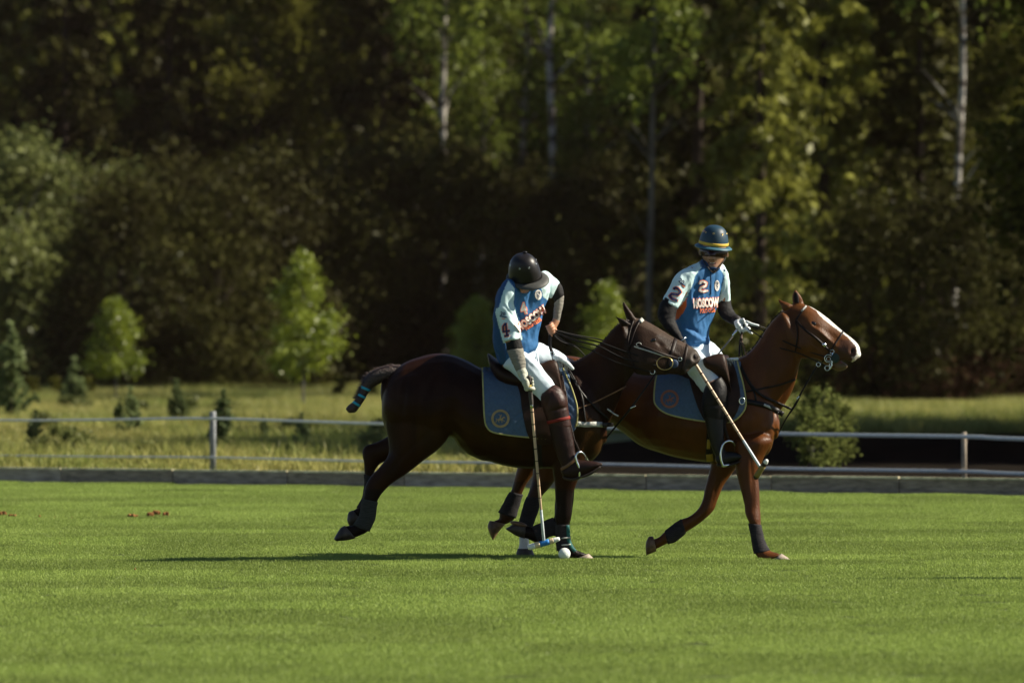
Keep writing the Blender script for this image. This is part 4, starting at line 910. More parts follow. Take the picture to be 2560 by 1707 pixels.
def saddle_set(hn, bvh, pad_pts, trim_pts, logo, mlogo, y, lab):
    pd = thing('saddle_pad', 'blue quilted saddle pad with yellow piping and round emblem ' + lab, 'saddle pad', tuple(W(pad_pts[0][0], pad_pts[0][1], y)), 'blue quilted saddle pads')
    cl = sheetpoly(bvh, outline_curve(pad_pts), .012, 'quilt', M_pad, pd, cell=3.5, quilt=22, thick=.005)
    bp = wbvh(cl)
    for t in trim_pts: obj('piping', strap(bp, t, 4, .004, .004), M_trim, pd)
    cx, cy, r = logo
    obj('emblem_ring', decal_ring(bp, cx, cy, r * .74, r, .009), mlogo, pd)
    k = r / 34
    mb = MB(); k = r / 24
    for w_, ln in ((5.5, [(-6, 1), (5, 0)]), (3.4, [(4, -1), (9, -6)]), (3.0, [(8, -6), (12, -4)]), (1.9, [(-7, 1), (-11, 4), (-12, 9)]), (1.9, [(-6, 2), (-3, 9)]), (1.9, [(5, 1), (11, 5)]), (1.9, [(4, 2), (4, 9)]), (1.6, [(-8, 0), (-12, -2)]), (3.2, [(-1, -1), (1, -8)]), (3.0, [(1, -9), (3, -12)]), (1.3, [(1, -8), (-5, -13)])):
        mb.add(*strap(bp, [(cx + x * k, cy + 2 + y_ * k) for x, y_ in ln], w_ * k, .001, .005, step=2, sub=1))
    obj('emblem_rider', mb.vf(), mlogo, pd, smooth=False)
    M_dot = M_pad
    for i in range(26):
        a = 2 * math.pi * i / 26; q = decal_poly(bp, [(cx + r * .87 * math.cos(a + da) + dx, cy + r * .87 * math.sin(a + da)) for da, dx in ((-.04, -.5), (.04, -.5), (.04, .7), (-.04, .7))], .0105)
    return pd, bp
pad1, bp1 = saddle_set(h1, bv1, [(1206, 918), (1208, 978), (1211, 1043), (1217, 1067), (1232, 1080), (1267, 1087), (1321, 1093), (1390, 1096), (1432, 1080), (1443, 1049), (1441, 1010), (1428, 967), (1408, 920), (1300, 918), (1206, 918)],
    [[(1206, 918), (1208, 978), (1211, 1043), (1217, 1067), (1232, 1080), (1267, 1087), (1321, 1093), (1370, 1096)], [(1408, 920), (1418, 944), (1428, 967), (1438, 997), (1443, 1019), (1443, 1049), (1438, 1068)]], (1251, 1046, 23), M_logo, H1Y - .3, 'on the dark bay horse')
pad2, bp2 = saddle_set(h2, bv2, [(1645, 925), (1638, 955), (1635, 998), (1643, 1017), (1665, 1033), (1705, 1044), (1760, 1053), (1811, 1056), (1836, 1051), (1854, 1035), (1865, 1012), (1860, 969), (1850, 930), (1842, 898), (1740, 915), (1645, 925)],
    [[(1645, 925), (1638, 955), (1635, 998), (1643, 1017), (1665, 1033), (1705, 1044), (1760, 1053), (1790, 1055)], [(1842, 898), (1850, 930), (1860, 969), (1865, 1012), (1854, 1035), (1836, 1051), (1811, 1056), (1790, 1056)]], (1674, 997, 23), M_logo2, yc(1740) - .3, 'on the chestnut horse')
# saddles
def saddle(bvh, y, seat, flap, lab, cantle, pommel):
    s = thing('saddle', lab, 'saddle', tuple(W(seat[0][0], seat[0][1], y)), 'brown polo saddles')
    obj('seat', remesh(loft([(a, b, c, d, y, h) for a, b, c, d, h in seat], n=24, sub=5, cap=(.5, .5)), .01, 3), M_saddle, s)
    obj('flap', sheetpoly(bvh, outline_curve(flap), .016, 'flap', M_saddle, None, cell=6, thick=.008).data.copy(), M_saddle, None) if False else None
    return s
sd1 = saddle(bv1, H1Y, [(1222, 884, 1232, 935, .16), (1236, 893, 1245, 962, .20), (1262, 912, 1268, 972, .24), (1300, 922, 1305, 976, .27), (1345, 915, 1350, 970, .25), (1380, 905, 1388, 950, .19), (1397, 900, 1403, 925, .10)], None, 'brown leather saddle with a raised back on the dark bay horse', 0, 0)
sd2 = saddle(bv2, yc(1740), [(1688, 890, 1692, 930, .15), (1705, 895, 1712, 950, .20), (1740, 902, 1745, 965, .25), (1780, 897, 1785, 960, .25), (1808, 888, 1812, 930, .18), (1818, 888, 1822, 905, .09)], None, 'brown leather saddle on the chestnut horse, mostly under the upright rider', 0, 0)
def flap(sd, bvh, pts):
    f = sheetpoly(bvh, outline_curve(pts), .022, 'flap', M_saddle, sd, cell=5, thick=.008); return f
flap(sd1, bv1, [(1290, 955), (1300, 985), (1306, 1030), (1322, 1092), (1352, 1112), (1395, 1100), (1416, 1060), (1420, 1010), (1412, 965), (1398, 925), (1350, 925), (1290, 955)])
flap(sd2, bv2, [(1722, 945), (1735, 990), (1750, 1030), (1768, 1056), (1800, 1062), (1832, 1046), (1850, 1005), (1846, 955), (1828, 905), (1780, 905), (1722, 945)])
# knee roll seen in front of the thigh
obj('knee_roll', loft(Y([(1355, 908, 1362, 945, .05), (1375, 900, 1385, 965, .05), (1392, 905, 1402, 985, .045), (1398, 930, 1408, 1000, .03)], H1Y - .27)), M_saddle, sd1)
obj('knee_roll', loft(Y([(1765, 893, 1772, 925, .05), (1790, 885, 1800, 945, .05), (1808, 885, 1818, 960, .045), (1816, 900, 1828, 985, .03)], yc(1790) - .25)), M_saddle, sd2)
obj('girth', strap(bv1, [(1340, 1085), (1343, 1120), (1345, 1160), (1346, 1172)], 22, .006, .004), M_leather2, sd1)
obj('girth', strap(bv2, [(1780, 1050), (1778, 1090), (1776, 1130), (1774, 1154)], 24, .006, .004), M_leather2, sd2)
M_gold = mat('mustard girth webbing', (.30, .20, .03), .7, .3, var=.2)
obj('girth_web', strap(bv2, [(1772, 1098), (1771, 1122)], 9, .006, .012), M_gold, sd2); obj('girth_web', strap(bv2, [(1773, 1135), (1775, 1153)], 17, .006, .012), M_gold, sd2)
def stirrup(sd, y, leather, arc, tread):
    obj('stirrup_leather', tube([W(px, py, y + .012) for px, py in leather], .012, 8, flat=.3), M_leather, sd)
    ir = obj('stirrup_iron', tube([W(px, py, y + dy) for px, py, dy in arc], .0085, 10, sub=4, up=(0, 1, 0)), M_steel, sd)
    obj('stirrup_tread', tube([W(px, py, y + dy) for px, py, dy in tread], .011, 8, flat=1.9), M_steel, ir)
stirrup(sd1, 42.33, [(1424, 1060), (1434, 1100), (1448, 1130)], [(1449, 1193, -.03), (1448, 1170, -.035), (1441, 1152, -.04), (1440, 1138, -.04), (1447, 1130, -.03), (1456, 1132, -.01), (1464, 1142, .02), (1470, 1153, .06), (1473, 1180, .08)], [(1449, 1194, -.03), (1473, 1184, .08)])
stirrup(sd2, 42.83, [(1809, 1040), (1812, 1070), (1821, 1100)], [(1808, 1164, -.05), (1803, 1150, -.055), (1802, 1130, -.055), (1808, 1110, -.05), (1821, 1102, -.03), (1834, 1106, .0), (1841, 1118, .03), (1844, 1133, .06), (1848, 1158, .08)], [(1808, 1164, -.05), (1848, 1157, .08)])

# breast collars
def thin(bvh, pts, w_, m, parent, name, off=.004, default=None): return obj(name, strap(bvh, pts, w_, .004, off, default), m, parent)
bc1 = thing('breast_collar', 'pale webbing breast collar with a steel buckle on the dark bay horse', 'breast collar', tuple(W(1440, 1060, H1Y - .2)))
thin(bv1, [(1440, 1059), (1465, 1061), (1490, 1060), (1512, 1062)], 13, M_webb, bc1, 'chest_band', .010, 42.52)
obj('chest_band', loft([(1506, 1055, 1507, 1068, 42.55, .004), (1522, 1056, 1522, 1067, 42.60, .004), (1534, 1057, 1533, 1066, 42.72, .004)], n=8), M_leather2, bc1)
obj('buckle', torus(W(1441, 1059, 42.49), .021, .0045, n=4 * 6, sz=.9), M_steel, bc1)
thin(bv1, [(1431, 1026), (1480, 1008), (1530, 984), (1566, 965)], 3.5, M_tan, bc1, 'neck_strap', .005)
thin(bv1, [(1418, 925), (1450, 975), (1490, 1020), (1524, 1050)], 5, M_leather2, bc1, 'neck_strap', .014)
thin(bv1, [(1420, 920), (1452, 980), (1462, 1040), (1464, 1055)], 5, M_leather2, bc1, 'neck_strap', .014)
thin(bv1, [(1518, 1022), (1535, 1034), (1546, 1040)], 4, M_webb, bc1, 'loose_strap_end', .008, 42.6)
obj('martingale', tube([W(1641, 930, 42.56), W(1612, 972, 42.56), W(1578, 1019, 42.56), W(1546, 1058, 42.6), W(1512, 1100, 42.68), W(1500, 1130, 42.72)], [.006, .006, .009, .008, .006, .005], 8, sub=3), M_leather2, bc1)
obj('martingale_buckle', tube([W(1576, 1020, 42.545), W(1588, 1015, 42.545)], .005, 8), M_steel, bc1)
bc2 = thing('breast_collar', 'black leather breast collar with a neck strap on the chestnut horse', 'breast collar', tuple(W(1855, 1002, 42.9)))
thin(bv2, [(1852, 1002), (1880, 1006), (1910, 1012), (1938, 1024), (1958, 1036)], 13, M_leather2, bc2, 'chest_band', .008)
thin(bv2, [(1910, 1011), (1930, 1020), (1950, 1032)], 6, M_webb, bc2, 'chest_band_lining', .013)
obj('buckle', torus(W(1855, 1002, 42.76), .020, .0045, n=24, sz=1.2), M_steel, bc2)
thin(bv2, [(1846, 902), (1870, 950), (1900, 985), (1940, 1005), (1978, 1022)], 6, M_leather2, bc2, 'neck_strap', .014)
thin(bv2, [(1845, 905), (1865, 945), (1885, 980), (1890, 1002)], 5, M_leather2, bc2, 'neck_strap', .005)
thin(bv2, [(1858, 980), (1900, 972), (1950, 962), (1989, 948)], 4.5, M_leather2, bc2, 'neck_strap', .006)
obj('martingale', tube([W(2047, 908, 42.86), W(2030, 935, 42.85), W(2004, 980, 42.85), W(1988, 1012, 42.86), W(1966, 1045, 42.9), W(1945, 1085, 42.98)], [.005, .006, .007, .009, .006, .004], 8, sub=3), M_leather2, bc2)
obj('martingale_buckle', tube([W(1992, 998, 42.84), W(1997, 991, 42.84)], .006, 8), M_steel, bc2)

# bridles
def ring_px(px, py, y, rpx, th, m, parent, sz=1.0, name='bit_ring'): return obj(name, torus(W(px, py, y), rpx * y / F, th, sz=sz), m, parent)
br1 = thing('bridle', 'dark leather bridle with a large bit ring on the head of the dark bay horse', 'bridle', tuple(W(1660, 905, H1Y - .2)))
obj('noseband', wrap_band(bv1, W(1690, 846, H1Y - .12), W(1676, 893, H1Y - .12) + (W(1676, 893, H1Y) - W(1690, 846, H1Y)) * .75, .028, .006, n=28), M_leather, br1)
obj('noseband', wrap_band(bv1, W(1719, 860, H1Y - .125), W(1702, 937, H1Y - .125), .022, .006, n=28), M_leather, br1)
thin(bv1, [(1600, 799), (1588, 822), (1578, 850), (1572, 872)], 5, M_leather, br1, 'browband')
thin(bv1, [(1584, 800), (1574, 830), (1570, 880), (1590, 925)], 4, M_leather, br1, 'throat_strap')
thin(bv1, [(1585, 858), (1620, 870), (1655, 884), (1700, 898)], 6, M_leather, br1, 'cheek_strap', .006)
thin(bv1, [(1585, 866), (1630, 880), (1670, 893)], 3.5, M_webb, br1, 'cheek_strap_edge', .003)
obj('brow_patch', strap(bv1, [(1600, 804), (1608, 797)], 10, .005, .004), M_webb, br1)
y1_ = sy(bv1, 1655, 905) - .02
ring_px(1662, 908, y1_, 20, .0038, M_brass, br1, .82); ring_px(1631, 929, 42.55, 6, .003, M_steel, br1); ring_px(1606, 925, 42.56, 4, .003, M_brass, br1); ring_px(1700, 898, sy(bv1, 1700, 898) - .008, 4.5, .003, M_steel, br1)
ring_px(1597, 861, sy(bv1, 1597, 861) - .008, 6, .0035, M_webb, br1, .7, 'cheek_buckle')
obj('bit_guard', pxball(1684, 909, sy(bv1, 1684, 909) - .004, 12, 11, .008), mat('blue bit guard', (.03, .05, .10), .6, .3), br1)
br2 = thing('bridle', 'brown leather bridle with curb bit and rings on the head of the chestnut horse', 'bridle', tuple(W(2075, 890, 42.8)))
obj('noseband', wrap_band(bv2, W(2108, 828, yc(2100) + .02), W(2062, 895, yc(2070) + .02), .014, .005, n=28), M_leather, br2)
thin(bv2, [(2017, 765), (2004, 780), (1992, 797), (1990, 810)], 5, M_leather, br2, 'browband')
thin(bv2, [(1990, 800), (2010, 822), (2040, 845), (2064, 868), (2076, 880)], 6, M_leather, br2, 'cheek_strap', .006)
thin(bv2, [(1991, 806), (1994, 840), (1988, 880)], 3.5, M_leather, br2, 'throat_strap', .005)
obj('cheek_buckle', strap(bv2, [(2058, 858), (2064, 866)], 9, .006, .009), M_steel, br2)
obj('browband_edge', strap(bv2, [(2003, 778), (2016, 764)], 4, .004, .008), M_webb, br2)
yb = 42.83
ring_px(2080, 879, yb, 5, .003, M_steel, br2); ring_px(2071, 896, yb, 9.5, .0035, M_steel, br2); ring_px(2071, 897, yb - .005, 5, .002, M_steel, br2)
ring_px(2068, 920, yb, 6, .003, M_steel, br2); ring_px(2077, 912, yb, 4, .003, M_steel, br2); ring_px(2046, 911, yb, 5, .003, M_steel, br2)
obj('bit_shank', tube([W(2081, 882, yb), W(2081, 900, yb), W(2079, 912, yb), W(2076, 922, yb)], .005, 8, sub=2), M_steel, br2)
obj('bit_guard', pxball(2088, 895, sy(bv2, 2088, 893) - .004, 11, 13, .01), mat('green bit guard', (.02, .035, .03), .7, .3), br2)

# ============================================================ riders
M_skin = mat('skin', (.30, .15, .085), .5, .4, var=.15, vscale=30, attr='coat', bump=.1, bscale=200)
M_jersey = mat('jersey cloth', (.1, .1, .1), .75, .25, var=.06, vscale=25, attr='coat', bump=.15, bscale=220)
M_white = mat('white breeches', (.58, .68, .75), .75, .25, var=.05, vscale=12, bump=.12, bscale=120)
M_black = mat('black undershirt', (.006, .005, .005), .75, .25, var=.3, vscale=30, bump=.3)
M_greys = mat('grey arm sleeve', (.20, .185, .155), .8, .25, var=.15, vscale=30, bump=.4, bscale=60, stretch=(.6, .6, 3))
M_boot = mat('oxblood boot leather', (.018, .006, .004), .48, .2, var=.3, vscale=12, bump=.12, bscale=60)
M_boot2 = mat('black boot leather', (.006, .005, .005), .4, .3, var=.3, vscale=12, bump=.12, bscale=60)
M_guard = mat('knee guard leather', (.030, .010, .007), .48, .25, var=.3, vscale=14, bump=.2, bscale=60)
M_guard2 = mat('black knee guard leather', (.006, .005, .005), .48, .2, var=.3, vscale=14, bump=.2, bscale=60)
M_red = mat('red strap', (.17, .012, .006), .7, .3, var=.2)
M_glove = mat('pale glove', (.42, .42, .34), .75, .25, var=.2, vscale=40, bump=.3)
M_glovey = mat('yellow glove trim', (.5, .38, .08), .7, .3)
M_whiteglove = mat('white glove', (.62, .66, .66), .7, .3, var=.2, vscale=60, bump=.3)
M_helm1 = mat('black helmet', (.010, .008, .008), .42, .35, var=.2, vscale=12, bump=.05)
M_brim1 = mat('grey black visor', (.055, .055, .05), .6, .35, var=.15, vscale=12, bump=.1)
M_helm2 = mat('navy helmet', (.009, .035, .06), .5, .4, var=.15, vscale=12, bump=.06)
M_helmband = mat('golden helmet band', (.55, .36, .04), .6, .35, var=.1)
M_lens = mat('dark red lens', (.025, .006, .005), .12, .4, var=.1)
M_strapk = mat('chin strap', (.015, .012, .012), .6, .3)
M_cane = mat('cane shaft', (.62, .43, .28), .42, .45, var=.25, vscale=14, stretch=(1, 1, .3))
M_canew = mat('white bound shaft', (.55, .60, .62), .45, .45, var=.2, vscale=30)
M_ring = mat('dark binding', (.03, .02, .015), .6, .3)
M_grip = mat('grey grip tape', (.07, .06, .055), .75, .3, var=.3, vscale=60, bump=.5)
M_wood = mat('pale mallet wood', (.50, .40, .26), .5, .4, var=.2, vscale=12, stretch=(.3, 1, 1))
M_paintw = mat('white mallet end', (.68, .70, .66), .5, .4, var=.1)
M_paintb = mat('blue mallet band', (.02, .18, .50), .5, .4, var=.15, vscale=50)
M_olive = mat('olive mallet wood', (.20, .15, .045), .5, .4, var=.2)
M_orange = mat('orange print', (.80, .22, .10), .8, .2, var=.05)
M_print = mat('white print', (.80, .74, .68), .8, .2, var=.05)
M_navy = mat('navy print', (.015, .03, .09), .8, .2, var=.1)

BLUE = (.030, .120, .28); LIGHT = (.54, .70, .71); ORG = (.55, .10, .02); NAVY = (.015, .04, .10)

def fist(G, g, p, R=.019, s=1.0, wrist=None, r=.0105, thumb_up=True):
    """a hand closed on a rod through G along g; p points from the rod to the palm. Palm, four fingers of unequal length, thumb"""
    g = Vector(g).normalized(); p = Vector(p); p = (p - g * p.dot(g)).normalized(); q = g.cross(p); mb = MB()
    Rr = (R + r) * 1.0; palm = G + p * (Rr + .008) * 1.0
    for i, (off, ln, rr) in enumerate(((-.030, 205, .0095), (-.010, 228, .0105), (.010, 232, .011), (.030, 218, .0105))):
        pts = []; rad = []
        for k in range(8):
            a = math.radians(-28 + (ln + 28) * k / 7); pts.append(G + g * off * s + (p * math.cos(a) + q * math.sin(a)) * Rr * (1.18 if k in (0,) else 1.0)); rad.append(rr * s * (1.12 if k in (2, 5) else 1.0) * (1 - .025 * k))
        mb.add(*tube(pts, rad, 10, sub=2))
    a0 = []; 
    for k in range(6):
        a = math.radians(-40 - 150 * k / 5); a0.append(G + g * (.024 + .022 * k / 5) * s + (p * math.cos(a) + q * math.sin(a)) * Rr * (1.25 - .04 * k))
    mb.add(*tube(a0, [.014 * s, .0145 * s, .012 * s, .0125 * s, .011 * s, .009 * s], 10, sub=2))
    mb.add(*tube([palm - g * .030 * s - q * .012, palm - q * .016, palm + g * .034 * s - q * .012], [.017 * s, .020 * s, .018 * s], 12, sub=3))
    if wrist is not None:
        mb.add(*tube([Vector(wrist), Vector(wrist).lerp(palm, .6) - q * .010, palm - q * .012], [.027 * s, .027 * s, .024 * s], 14, sub=3))
    return mb

def helmet(parent, base, up, fwd, rx, ry, hz, m, mb_, peak, side, bandm=None, name='helmet', eyelets=True, eyem=None):
    up = Vector(up).normalized(); fwd = Vector(fwd); fwd = (fwd - up * fwd.dot(up)).normalized(); rt_ = fwd.cross(up)
    T = lambda x, y, z: base + rt_ * x + fwd * y + up * z
    n = 40; rs = []
    for i in range(15):
        t = i / 14; z = hz * math.sin(t * math.pi / 2); k = math.cos(t * math.pi / 2) ** .62
        rs.append([T(rx * k * math.cos(2 * math.pi * j / n), ry * k * math.sin(2 * math.pi * j / n) + .006 * t, z - .02 * (1 - t)) for j in range(n)])
    he = obj(name, rings(rs), m, parent)
    v, f = [], []; ms = [0, .25, .6, 1.0]
    for j in range(n):
        a = 2 * math.pi * j / n; s_ = max(0, math.sin(a)); w_ = side + (peak - side) * s_ ** 1.6; prof = []
        for u in ms: prof.append((u, .0)); 
        for u, _ in prof: v.append(T((rx * .99 + w_ * u) * math.cos(a), (ry * .99 + w_ * u) * math.sin(a), -.012 - .35 * w_ * u * u - .004 * math.cos(2 * a) * u))
        for u, _ in reversed(prof): v.append(T((rx * .99 + w_ * u) * math.cos(a), (ry * .99 + w_ * u) * math.sin(a), -.018 - .35 * w_ * u * u - .004 * math.cos(2 * a) * u))
    for j in range(n):
        k = (j + 1) % n
        for i in range(8): ii = (i + 1) % 8; f.append((j * 8 + i, k * 8 + i, k * 8 + ii, j * 8 + ii))
    obj('brim', (v, f), mb_, he)
    bh = wbvh_obj(he)
    if bandm: obj('helmet_band', wrap_band(bh, T(rx, 0, .006), T(-rx, 0, .006), .023, .003, n=44, k=3, axis=tuple(fwd), start=.2), bandm, he)
    if eyelets:
        for az in (-62, -22, 22, 62, 118, 158, 202, 242):
            a = math.radians(90 + az); d = (rt_ * math.cos(a) * rx + fwd * math.sin(a) * ry + up * hz * .75).normalized(); h = bh.ray_cast(base + d * .4, -d, .5)
            if h[0] is not None:
                obj('vent_eyelet', torus(h[0] + d * .001, .0055, .0022, ax=tuple(h[1]), n=14, m=6), eyem or M_brass, he)
    for az in (0, 90, 180, 270):   # seams
        pass
    return he
def wbvh_obj(o):
    og = origin(o); 
    return BVHTree.FromPolygons([v.co + og for v in o.data.vertices], [tuple(p.vertices) for p in o.data.polygons])

def mallet(name_lab, G, Hc, axis, half, rad, bands, grip_len, parent_wood, col_sleeve, lab):
    """mallet held at G, its head centred on Hc"""
    m = thing('polo_mallet', lab, 'mallet', tuple(Hc), 'polo mallets'); d = (Hc - G); L_ = d.length; d.normalize(); top = G - d * .05
    pts = [G + d * (.02 + (L_ - .05) * k / 10) for k in range(11)]
    for i in range(3): pts = pts
    sh = obj('shaft', tube(pts, [.0125 - .004 * k / 10 for k in range(11)], 12), M_cane, m)
    for k in range(9):
        c = G + d * (.22 + (L_ - .48) * k / 8); obj('shaft_ring', tube([c - d * .002, c + d * .002], .0135 - .0035 * k / 8, 12), M_ring, sh)
    obj('lower_binding', tube([Hc - d * .26, Hc - d * .02], [.0105, .0115], 12), col_sleeve, sh)
    obj('grip', tube([top, G, G + d * grip_len * .7, G + d * grip_len], [.017, .015, .0165, .013], 14, sub=3), M_grip, m)
    obj('grip_ring', tube([G + d * (grip_len - .005), G + d * (grip_len + .02)], .0135, 12), M_steel, m)
    ax = Vector(axis).normalized(); hd = None; t = -half
    prof = lambda u: rad * (1.0 if u < .35 else 1.0 - .30 * ((u - .35) / .65) ** 1.8)
    for (a_, b_, mm) in bands:
        P_ = [Hc + ax * half * (a_ + (b_ - a_) * k / 4) for k in range(5)]; Rr = [prof(a_ + (b_ - a_) * k / 4) for k in range(5)]
        o = obj('head_section' if hd else 'head', tube(P_, Rr, 20, cap=(abs(a_) > .98 or abs(b_) > .98)), mm, hd or m); hd = hd or o
    return m

# ------------------------------------------------------------ leaning rider, number 4
r1 = thing('person', 'rider in a black helmet and blue jersey number 4 leaning down with a mallet', 'person', (W(1320, 1400, 42.6).x, 42.6, 0))
t1 = [(1287, 688, 1350, 690, .09), (1270, 700, 1364, 702, .12), (1250, 720, 1375, 722, .135), (1237, 745, 1370, 745, .14), (1234, 780, 1358, 778, .14), (1233, 815, 1352, 812, .135), (1233, 850, 1345, 845, .13), (1236, 872, 1345, 864, .14), (1242, 893, 1336, 880, .145), (1250, 912, 1312, 896, .14)]
torso1 = Y(t1, 42.46, 42.64)
nth1 = Y([(1282, 884, 1262, 920, .07), (1304, 876, 1282, 934, .088), (1330, 890, 1300, 950, .09), (1358, 921, 1325, 975, .078), (1378, 948, 1345, 995, .068), (1392, 968, 1356, 1004, .06)], 42.52, 42.35)
fth1 = Y([(1318, 862, 1322, 918, .09), (1350, 856, 1356, 912, .085), (1385, 872, 1380, 912, .075), (1412, 888, 1405, 918, .065), (1430, 908, 1416, 932, .05)], 42.85, 43.08)
nlg1 = Y([(1352, 985, 1397, 972, .06), (1357, 1010, 1413, 998, .062), (1362, 1032, 1417, 1022, .06), (1370, 1060, 1423, 1050, .058), (1376, 1085, 1430, 1080, .055), (1384, 1115, 1436, 1112, .05), (1393, 1140, 1441, 1138, .042), (1404, 1165, 1450, 1158, .038)], 42.35, 42.33)
nft1 = Y([(1404, 1168, 1420, 1198, .036), (1425, 1152, 1436, 1199, .04), (1448, 1149, 1454, 1192, .040), (1472, 1151, 1474, 1182, .038), (1492, 1154, 1492, 1171, .030), (1507, 1157, 1503, 1164, .016)], 42.33, 42.32)
flg1 = Y([(1405, 905, 1440, 905, .06), (1408, 950, 1448, 950, .06), (1410, 1010, 1446, 1010, .055), (1412, 1070, 1442, 1070, .045), (1414, 1110, 1440, 1110, .04), (1414, 1130, 1470, 1128, .035)], 43.12, 43.14)
sl1 = Y([(1264, 700, 1300, 742, .075), (1250, 722, 1294, 752, .078), (1240, 760, 1288, 768, .075), (1241, 790, 1290, 788, .07), (1247, 812, 1297, 812, .068), (1254, 838, 1300, 832, .066), (1258, 853, 1299, 845, .066)], 42.36, 42.26)
ar1 = Y([(1262, 845, 1300, 842, .052), (1265, 862, 1304, 858, .052), (1268, 875, 1307, 870, .050), (1273, 890, 1310, 884, .046), (1283, 912, 1314, 906, .042), (1291, 928, 1316, 922, .036), (1298, 940, 1319, 934, .032)], 42.26, 42.22)
srl1 = Y([(1346, 680, 1350, 728, .07), (1362, 676, 1360, 734, .075), (1380, 688, 1366, 742, .07), (1398, 706, 1377, 747, .062)], 42.64, 42.72)
arl1 = Y([(1396, 704, 1378, 742, .05), (1406, 718, 1385, 748, .05), (1410, 738, 1386, 756, .046), (1408, 760, 1385, 766, .044), (1404, 780, 1384, 780, .04), (1400, 797, 1383, 795, .032), (1398, 806, 1382, 804, .03)], 42.72, 42.7)
HB = W(1314, 684, 42.42)
headm = [ellipsoid(W(1314, 690, 42.42), .078, .098, .10, Matrix.Rotation(.35, 3, 'X'), 18, 12), ellipsoid(W(1309, 716, 42.385), .055, .06, .055, None, 14, 10), pxball(1318, 724, 42.335, 4, 6, .02), tube([W(1316, 695, 42.46), W(1314, 725, 42.5)], .06, 14), pxball(1287, 697, 42.42, 4, 7, .015), pxball(1343, 696, 42.43, 4, 7, .015)]
mb = MB(); mb.add(*loft(torso1, grow=.84, shear=-.42))
for s in (nth1, fth1, nlg1, nft1, flg1, sl1, ar1, srl1, arl1): mb.add(*loft(s, grow=.86))
for e in headm: mb.add(*e)
me = remesh(mb.vf(), .010, 4); paint(me, (.30, .15, .085), [(lambda px, py, a, n: (py < 700) * 1.0, (.05, .03, .02), .9), ([(1296, 722), (1325, 722), (1325, 740), (1296, 740)], (.22, .11, .06), .6)])
obj('body', me, M_skin, r1)
# jersey
mb = MB(); mb.add(*loft(torso1, cap=(.7, .15), power=.92, shear=-.42)); mb.add(*loft(sl1, cap=(.6, .12))); mb.add(*loft(srl1, cap=(.6, .12)))
me = remesh(mb.vf(), .0075, 4)
bumps(me, [(1300, 775, 6, 60, -12, -.012), (1312, 760, 5, 40, -12, .008), (1326, 740, 5, 40, 10, -.008), (1330, 850, 50, 6, -35, .010), (1315, 860, 50, 6, -35, -.010), (1290, 870, 8, 30, 20, .010), (1272, 862, 6, 30, 10, -.010), (1288, 818, 22, 3, 50, .010), (1280, 790, 22, 3, 55, -.008), (1276, 775, 20, 3, 50, .006), (1262, 745, 6, 26, 20, .005), (1378, 715, 4, 22, 40, -.007), (1386, 715, 4, 22, 40, .006)])
fold(me, .012, (8, 8, 5), 3); fold(me, .004, (20, 20, 12), 9)
paint(me, BLUE, [([(1225, 700), (1262, 690), (1272, 706), (1255, 735), (1244, 770), (1240, 782), (1250, 808), (1262, 855), (1268, 875), (1262, 925), (1225, 925)], (.02, .06, .16), .85),  # darker blue down the left paints in the shaded side of the jersey
    ([(1270, 700), (1287, 722), (1284, 760), (1300, 812), (1306, 850), (1258, 858), (1238, 782), (1240, 772), (1248, 768), (1256, 735)], LIGHT, 1.0), ([(1350, 668), (1410, 690), (1408, 742), (1370, 752), (1358, 742), (1352, 715)], LIGHT, 1.0)])
j1 = obj('jersey', me, M_jersey, r1); bj1 = wbvh(j1)
def jprint(par, bvh, kind, *a, **k): pass
def outlined(bvh, par, txt, x, y, ang, h, inner, outer, sx=1.0, bold=.03, shear=0.):
    n1 = 'print_outline'; o = obj(n1, decal_text(bvh, txt, x, y, ang, h, .009, bold + .05, sx, shear), outer, par, smooth=False)
    obj('print', decal_text(bvh, txt, x, y, ang, h, .015, bold, sx, shear), inner, par, smooth=False)
def stroke_num(bvh, par, kind, x, y, ang, h, inner, outer, wd=5.5):
    ca, sa = math.cos(math.radians(ang)), math.sin(math.radians(ang))
    S = {'2': [[(-.30, -.36), (-.05, -.46), (.28, -.34), (.22, -.08), (-.22, .12), (-.28, .34), (.02, .42), (.30, .34)], [(-.30, -.40), (-.24, -.22)], [(.30, .26), (.36, .42)]],
         '4': [[(.06, -.50), (.05, .0), (.06, .44)], [(.04, -.46), (-.16, -.25), (-.19, .10)], [(-.26, .14), (.30, .10)], [(-.16, .47), (.22, .42)]]}[kind]
    for nm, m_, w_, off in (('print_outline', outer, wd + 3.2, .004), ('print', inner, wd, .008)):
        mb = MB()
        for st in S: mb.add(*strap(bvh, [(x + (a * ca - b * sa) * h, y + (a * sa + b * ca) * h) for a, b in st], w_, .001, off, step=2.5, sub=1))
        obj(nm, mb.vf(), m_, par, smooth=False)
def crest(bvh, par, cx, cy, w_, h_, m):
    obj('crest', decal_ring_e(bvh, cx, cy, .3, .3, w_ * .5, h_ * .5), m, par, smooth=False)
    mb = MB()
    for ln in ([(-.3, -.2), (-.1, -.34), (.1, -.34), (.3, -.2)], [(-.26, -.1), (.0, -.2), (.26, -.1)], [(-.28, .05), (-.05, -.05), (.05, .12), (.28, .02)], [(-.2, .2), (0, .12), (.2, .2)], [(-.1, .32), (.1, .32)]):
        mb.add(*strap(bvh, [(cx + a * w_, cy + b * h_) for a, b in ln], 1.3, .001, .007, step=2, sub=1))
    obj('crest_line', mb.vf(), M_navy, par, smooth=False)
